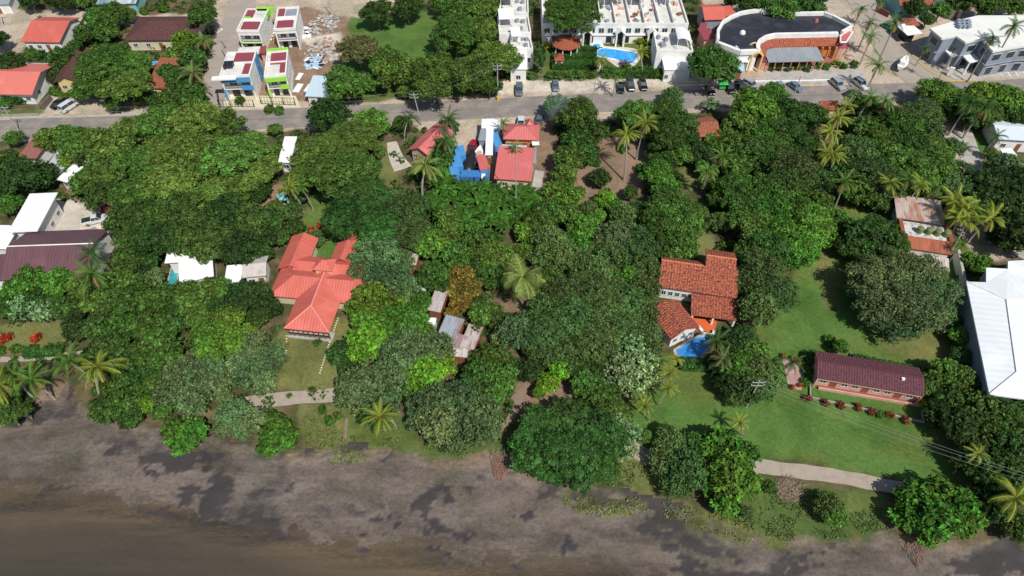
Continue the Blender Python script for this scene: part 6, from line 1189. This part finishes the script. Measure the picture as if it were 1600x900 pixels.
for a in [(1400,36,11,'royal palm with tall white trunk at the start of the yellow kerb',1.1),(1358,36,8,'royal palm in the street lawn strip, beside the nightclub corner',.95),(1362,58,8,'royal palm in the street lawn strip, lower of the three there',1.0),(1345,14,8,'royal palm in the street lawn strip, highest in view',.9),(1372,102,7,'bushy royal palm at the bottom end of the street lawn strip',1.1),
          (1551,60,12,'royal palm in front of the mall, middle one of three',1.05),(1586,42,13,'tallest royal palm in front of the mall, right one of three',1.25),(1492,76,10,'thin royal palm in front of the mall entrance, left one',.5),(1375,3,8,'royal palm beside the maroon wall at the top edge',.9),(1444,76,5,'small royal palm at the mall car port',.7)]:
    palm(a[0], a[1], a[2], DGN if a[0] > 1380 else (.085, .14, .035), a[3], a[4], 'r', 'royal palms along the street')
# ---- banana plants
def banana_mesh(seed):
    rs = random.Random(seed); V = []; F = []; rn = []
    for k in range(9):
        az = k * 2.4 + rs.uniform(-.3, .3); d = Vector((math.cos(az), math.sin(az), 0)); s = Vector((-d.y, d.x, 0)); e = math.radians(rs.uniform(35, 80)); p = Vector((0, 0, 2.2)); L = rs.uniform(1.8, 2.6); row = []; rv = rs.random()
        for i in range(7):
            w = .34 * math.sin(math.pi * min(1, (i + .6) / 6.8)) + .02; row.append((p - s * w - Vector((0, 0, .07)), p.copy(), p + s * w - Vector((0, 0, .07)))); p = p + (d * math.cos(e) + Vector((0, 0, math.sin(e)))) * L / 6; e -= .32
        for i in range(6):
            for j in (0, 1):
                o = len(V); V += [row[i][j], row[i][j + 1], row[i + 1][j + 1], row[i + 1][j]]; F.append([o, o + 1, o + 2, o + 3]); rn.append(min(1, .25 + rv * .6))
    me = bpy.data.meshes.new('leaves'); me.from_pydata([tuple(v) for v in V], [], F); me.materials.append(LEAFP)
    me.attributes.new('rnd', 'FLOAT', 'FACE').data.foreach_set('value', np.array(rn, np.float32)); me.update(); return me
BM_ = [banana_mesh(i) for i in range(3)]
mb = MB(); mb.tube([(0, 0, -.2), (0, 0, 1.2), (0, 0, 2.3)], [.16, .13, .08], 7); _t = mb.build('stem', paint('banana_stem', (.2, .22, .08))); BS = _t.data; bpy.data.objects.remove(_t)
def banana(px, py, label, group='banana plants'):
    p = P(px, py, 2.5); t = thing('banana_plant', label, 'banana plant', (p.x, p.y, 0), random.uniform(0, 6.3), group); k = random.uniform(.85, 1.25)
    c = link('leaves', random.choice(BM_), t); c.scale = (k, k, k); v = random.uniform(.7, 1.25); c.color = (.06 * v, .15 * v, .02 * v, 1); s = link('stem', BS, t); s.scale = (k, k, k)
patch = [(678,285),(700,278),(760,292),(830,300),(856,320),(850,345),(800,352),(740,358),(690,350),(672,315)]
rs_ = random.Random(3); pw = []
for j in range(9):
    for i in range(18):
        x, y = 674 + i * 10.6 + rs_.uniform(-4, 4) + (j % 2) * 5, 282 + j * 8.6 + rs_.uniform(-3, 3); q = P(x, y)
        if inpoly(np.array([q.x]), np.array([q.y]), patch)[0]: banana(x, y, 'leafy banana plant in the dense patch below the pink and blue roofs', 'banana plants in the dense patch below the pink and blue roofs')
# ---- undergrowth: nobody could count it
rs = np.random.RandomState(5); n = 9000; X = rs.uniform(-175, 175, n); Y = rs.uniform(55, 205, n); d = beach_t(X, Y)
ok = (d < -.01) & (zone_at(X, Y) == 0)
def blocked(X, Y):
    r = np.zeros(X.shape, bool)
    for q in UNDER_BLOCK: r |= inpoly(X, Y, q)
    rw = [P(*p) for p in ROAD]; yr = np.interp(X, [p.x for p in rw], [p.y for p in rw]); return r | (abs(Y - yr) < 6.5)
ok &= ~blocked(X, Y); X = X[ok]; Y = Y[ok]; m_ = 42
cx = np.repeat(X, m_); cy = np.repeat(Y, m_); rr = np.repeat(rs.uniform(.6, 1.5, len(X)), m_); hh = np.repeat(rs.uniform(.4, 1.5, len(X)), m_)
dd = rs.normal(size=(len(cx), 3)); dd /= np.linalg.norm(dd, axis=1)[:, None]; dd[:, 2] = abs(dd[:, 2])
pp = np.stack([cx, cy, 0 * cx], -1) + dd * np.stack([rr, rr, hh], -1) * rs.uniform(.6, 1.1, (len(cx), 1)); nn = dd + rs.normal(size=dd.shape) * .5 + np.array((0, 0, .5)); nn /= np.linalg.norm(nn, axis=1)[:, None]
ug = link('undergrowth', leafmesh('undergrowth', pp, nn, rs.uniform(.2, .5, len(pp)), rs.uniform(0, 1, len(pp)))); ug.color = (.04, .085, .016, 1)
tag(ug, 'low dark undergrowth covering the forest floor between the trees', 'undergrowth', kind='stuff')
# ---- rough beach-edge grass
def tufts(name, polys, dens, size, colr, label, h=.35):
    P_ = []
    for q in polys:
        w = [P(*p) for p in q]; x0, x1 = min(p.x for p in w), max(p.x for p in w); y0, y1 = min(p.y for p in w), max(p.y for p in w); n = int((x1 - x0) * (y1 - y0) * dens); X = rs.uniform(x0, x1, n); Y = rs.uniform(y0, y1, n)
        k = inpoly(X, Y, q) & (np.array([noise.fractal((a * .3, b * .3, 4), .8, 2, 3) for a, b in zip(X, Y)]) > -.12); P_.append(np.stack([X[k], Y[k]], -1))
    p2 = np.concatenate(P_); t = beach_t(p2[:, 0], p2[:, 1]); tt = np.clip(t, 0, 3); Z = -.7 * np.clip(tt / .1, 0, 1) - (-WL - .7) * tt
    pts = np.stack([p2[:, 0], p2[:, 1], Z + rs.uniform(.05, h, len(p2))], -1); nn = rs.normal(size=(len(pts), 3)) * .6 + np.array((0, 0, .8)); nn /= np.linalg.norm(nn, axis=1)[:, None]
    o = link(name, leafmesh(name, pts, nn, size * rs.uniform(.5, 1.4, len(pts)), rs.uniform(0, 1, len(pts)))); o.color = (*colr, 1); tag(o, label, 'grass', kind='stuff')
tufts('creeping_plants', [ZONES[i][1] for i in range(len(ZONES)) if ZONES[i][1][0] in ((880,755),(490,706))] + [[(1030,785),(1120,803),(1230,842),(1236,852),(1150,842),(1040,805)]], 22, .17, (.16, .19, .045), 'patchy yellow green creeping plants on the upper sand')
tufts('rough_grass', [[(1190,775),(1270,775),(1275,835),(1240,850),(1185,832)],[(1100,780),(1180,800),(1180,830),(1110,800)],[(1270,820),(1380,790),(1380,830),(1290,845)],[(800,690),(830,690),(835,738),(800,715)],[(985,700),(1025,730),(1020,765),(950,760)],[(545,680),(780,695),(775,712),(550,695)],[(470,640),(540,640),(540,700),(480,704)]], 26, .17, (.1, .135, .04), 'rough tufted grass along the top of the beach')
for (t, c, r, potted) in SHR:
    cm = proto('s', 1.6)[0]; o = link('leaves' if potted else 'crown', cm, t); k = r / 1.6 * 1.25; o.scale = (k, k, k); o.location = (0, 0, .55 if potted else .45); o.color = (*c, 1)
    if potted: m = MB(); m.tube([(0, 0, 0), (0, 0, .45)], [.22, .3], 10); local(m, 'pot', PINKP, t)
    else: m = MB(); m.tube([(0, 0, -.1), (0, 0, .4)], .06); local(m, 'stem', BARK, t)
# ---- labels for the trees: kind, size and where each stands
MARK = [((485,450),'the salmon villa'),((1095,460),'the terracotta pool house'),((1360,600),'the maroon bungalow'),((1555,520),'the white hall roof'),((1442,355),'the roof with green tanks'),((85,400),'the purple brown roof'),((45,340),'the orange walled house'),((296,415),'the teal pool roofs'),((740,245),'the container yard'),((657,225),'the pink roofed cottage'),((707,530),'the largest tin shack'),((425,110),'the lime and blue houses'),((960,88),'the hotel pool'),((1220,50),'the black nightclub roof'),((1410,97),'the boat monument'),((1530,60),'the grey mall'),((760,320),'the banana patch'),((455,625),'the left sandy path'),((1310,745),'the right sandy path'),((245,48),'the brown tiled house'),((960,260),'the brown clearing'),((60,100),'the two salmon houses'),((817,434),'the starburst palm'),((445,304),'the teal shelter'),((1105,202),'the small terracotta roof'),((640,55),'the green field'),((445,235),'the lone white sheet roof'),((160,200),'the road bend at left'),((128,590),'the leaning beach palm'),((880,700),'the wide beach edge tree'),((1410,455),'the round olive lawn tree'),((1085,548),'the garden pool')]
ORD = ['nearest', 'second nearest', 'third nearest', 'fourth nearest', 'fifth nearest', 'sixth nearest', 'seventh nearest', 'eighth nearest', 'ninth nearest', 'tenth nearest'] + [f'{i}th nearest' for i in range(11, 60)]
G = {}
for rec in TREES:
    t, code, x, y, r = rec; mk = min(MARK, key=lambda m_: math.hypot(m_[0][0] - x, (m_[0][1] - y) * 1.3)); dx, dy = x - mk[0][0], y - mk[0][1]
    d = 'right of' if dx > abs(dy) else 'left of' if -dx > abs(dy) else 'beyond' if dy < 0 else 'seaward of'
    G.setdefault((code, mk[1], d), []).append((math.hypot(dx, dy), rec))
for (code, mk, d), L in G.items():
    L.sort(key=lambda q: q[0])
    for i, (_, (t, c, x, y, r)) in enumerate(L):
        sz = '' if len(L) > 1 else ('large ' if r > 34 else 'small ' if r < 16 and 'low' not in TC[code][3] else ''); adj = TC[code][3]
        t['label'] = f'{sz}{adj} {d} {mk}' + (f', {ORD[i]} of these' if len(L) > 1 else '')
        if code in 'mgdb': t['group'] = 'broadleaf trees of the coastal wood'
        elif code in 'oq': t['group'] = 'olive green trees of the coastal wood'
        elif code == 's': t['group'] = 'low shrubs around the gardens'
# thin smoke rising beside the road
m, n, l, b = newmat('thin_smoke'); n.remove(b); tc = N(n, 'ShaderNodeTexCoord'); a = N(n, 'ShaderNodeTexNoise', i_Scale=.5, i_Detail=4.0); l.new(tc.outputs['Object'], a.inputs['Vector'])
vl = N(n, 'ShaderNodeVectorMath', operation='LENGTH'); mp = N(n, 'ShaderNodeMapping'); mp.inputs['Scale'].default_value = (1 / 3.4, 1 / 3.4, 1 / 6); l.new(tc.outputs['Object'], mp.inputs[0]); l.new(mp.outputs[0], vl.inputs[0])
fo = N(n, 'ShaderNodeMapRange', i_1=1.0, i_2=.1, i_3=0.0, i_4=1.0); l.new(vl.outputs['Value'], fo.inputs[0]); mu = N(n, 'ShaderNodeMath', operation='MULTIPLY'); l.new(fo.outputs[0], mu.inputs[0]); l.new(ramp(n, l, a.outputs['Fac'], .35, .65), mu.inputs[1]); m2 = N(n, 'ShaderNodeMath', operation='MULTIPLY', i_1=.16); l.new(mu.outputs[0], m2.inputs[0])
pv = N(n, 'ShaderNodeVolumePrincipled'); pv.inputs['Color'].default_value = (.8, .87, 1, 1); l.new(m2.outputs[0], pv.inputs['Density']); l.new(pv.outputs[0], n['Material Output'].inputs['Volume'])
iv, fi = ico(); p = P(872, 166, 7); me = bpy.data.meshes.new('smoke'); me.from_pydata([(v[0] * 3.4, v[1] * 3.4, v[2] * 6) for v in iv], [], fi); me.materials.append(m); o = link('smoke', me); o.location = p; tag(o, 'thin pale blue smoke drifting over the road beside the trees', 'smoke', kind='stuff')
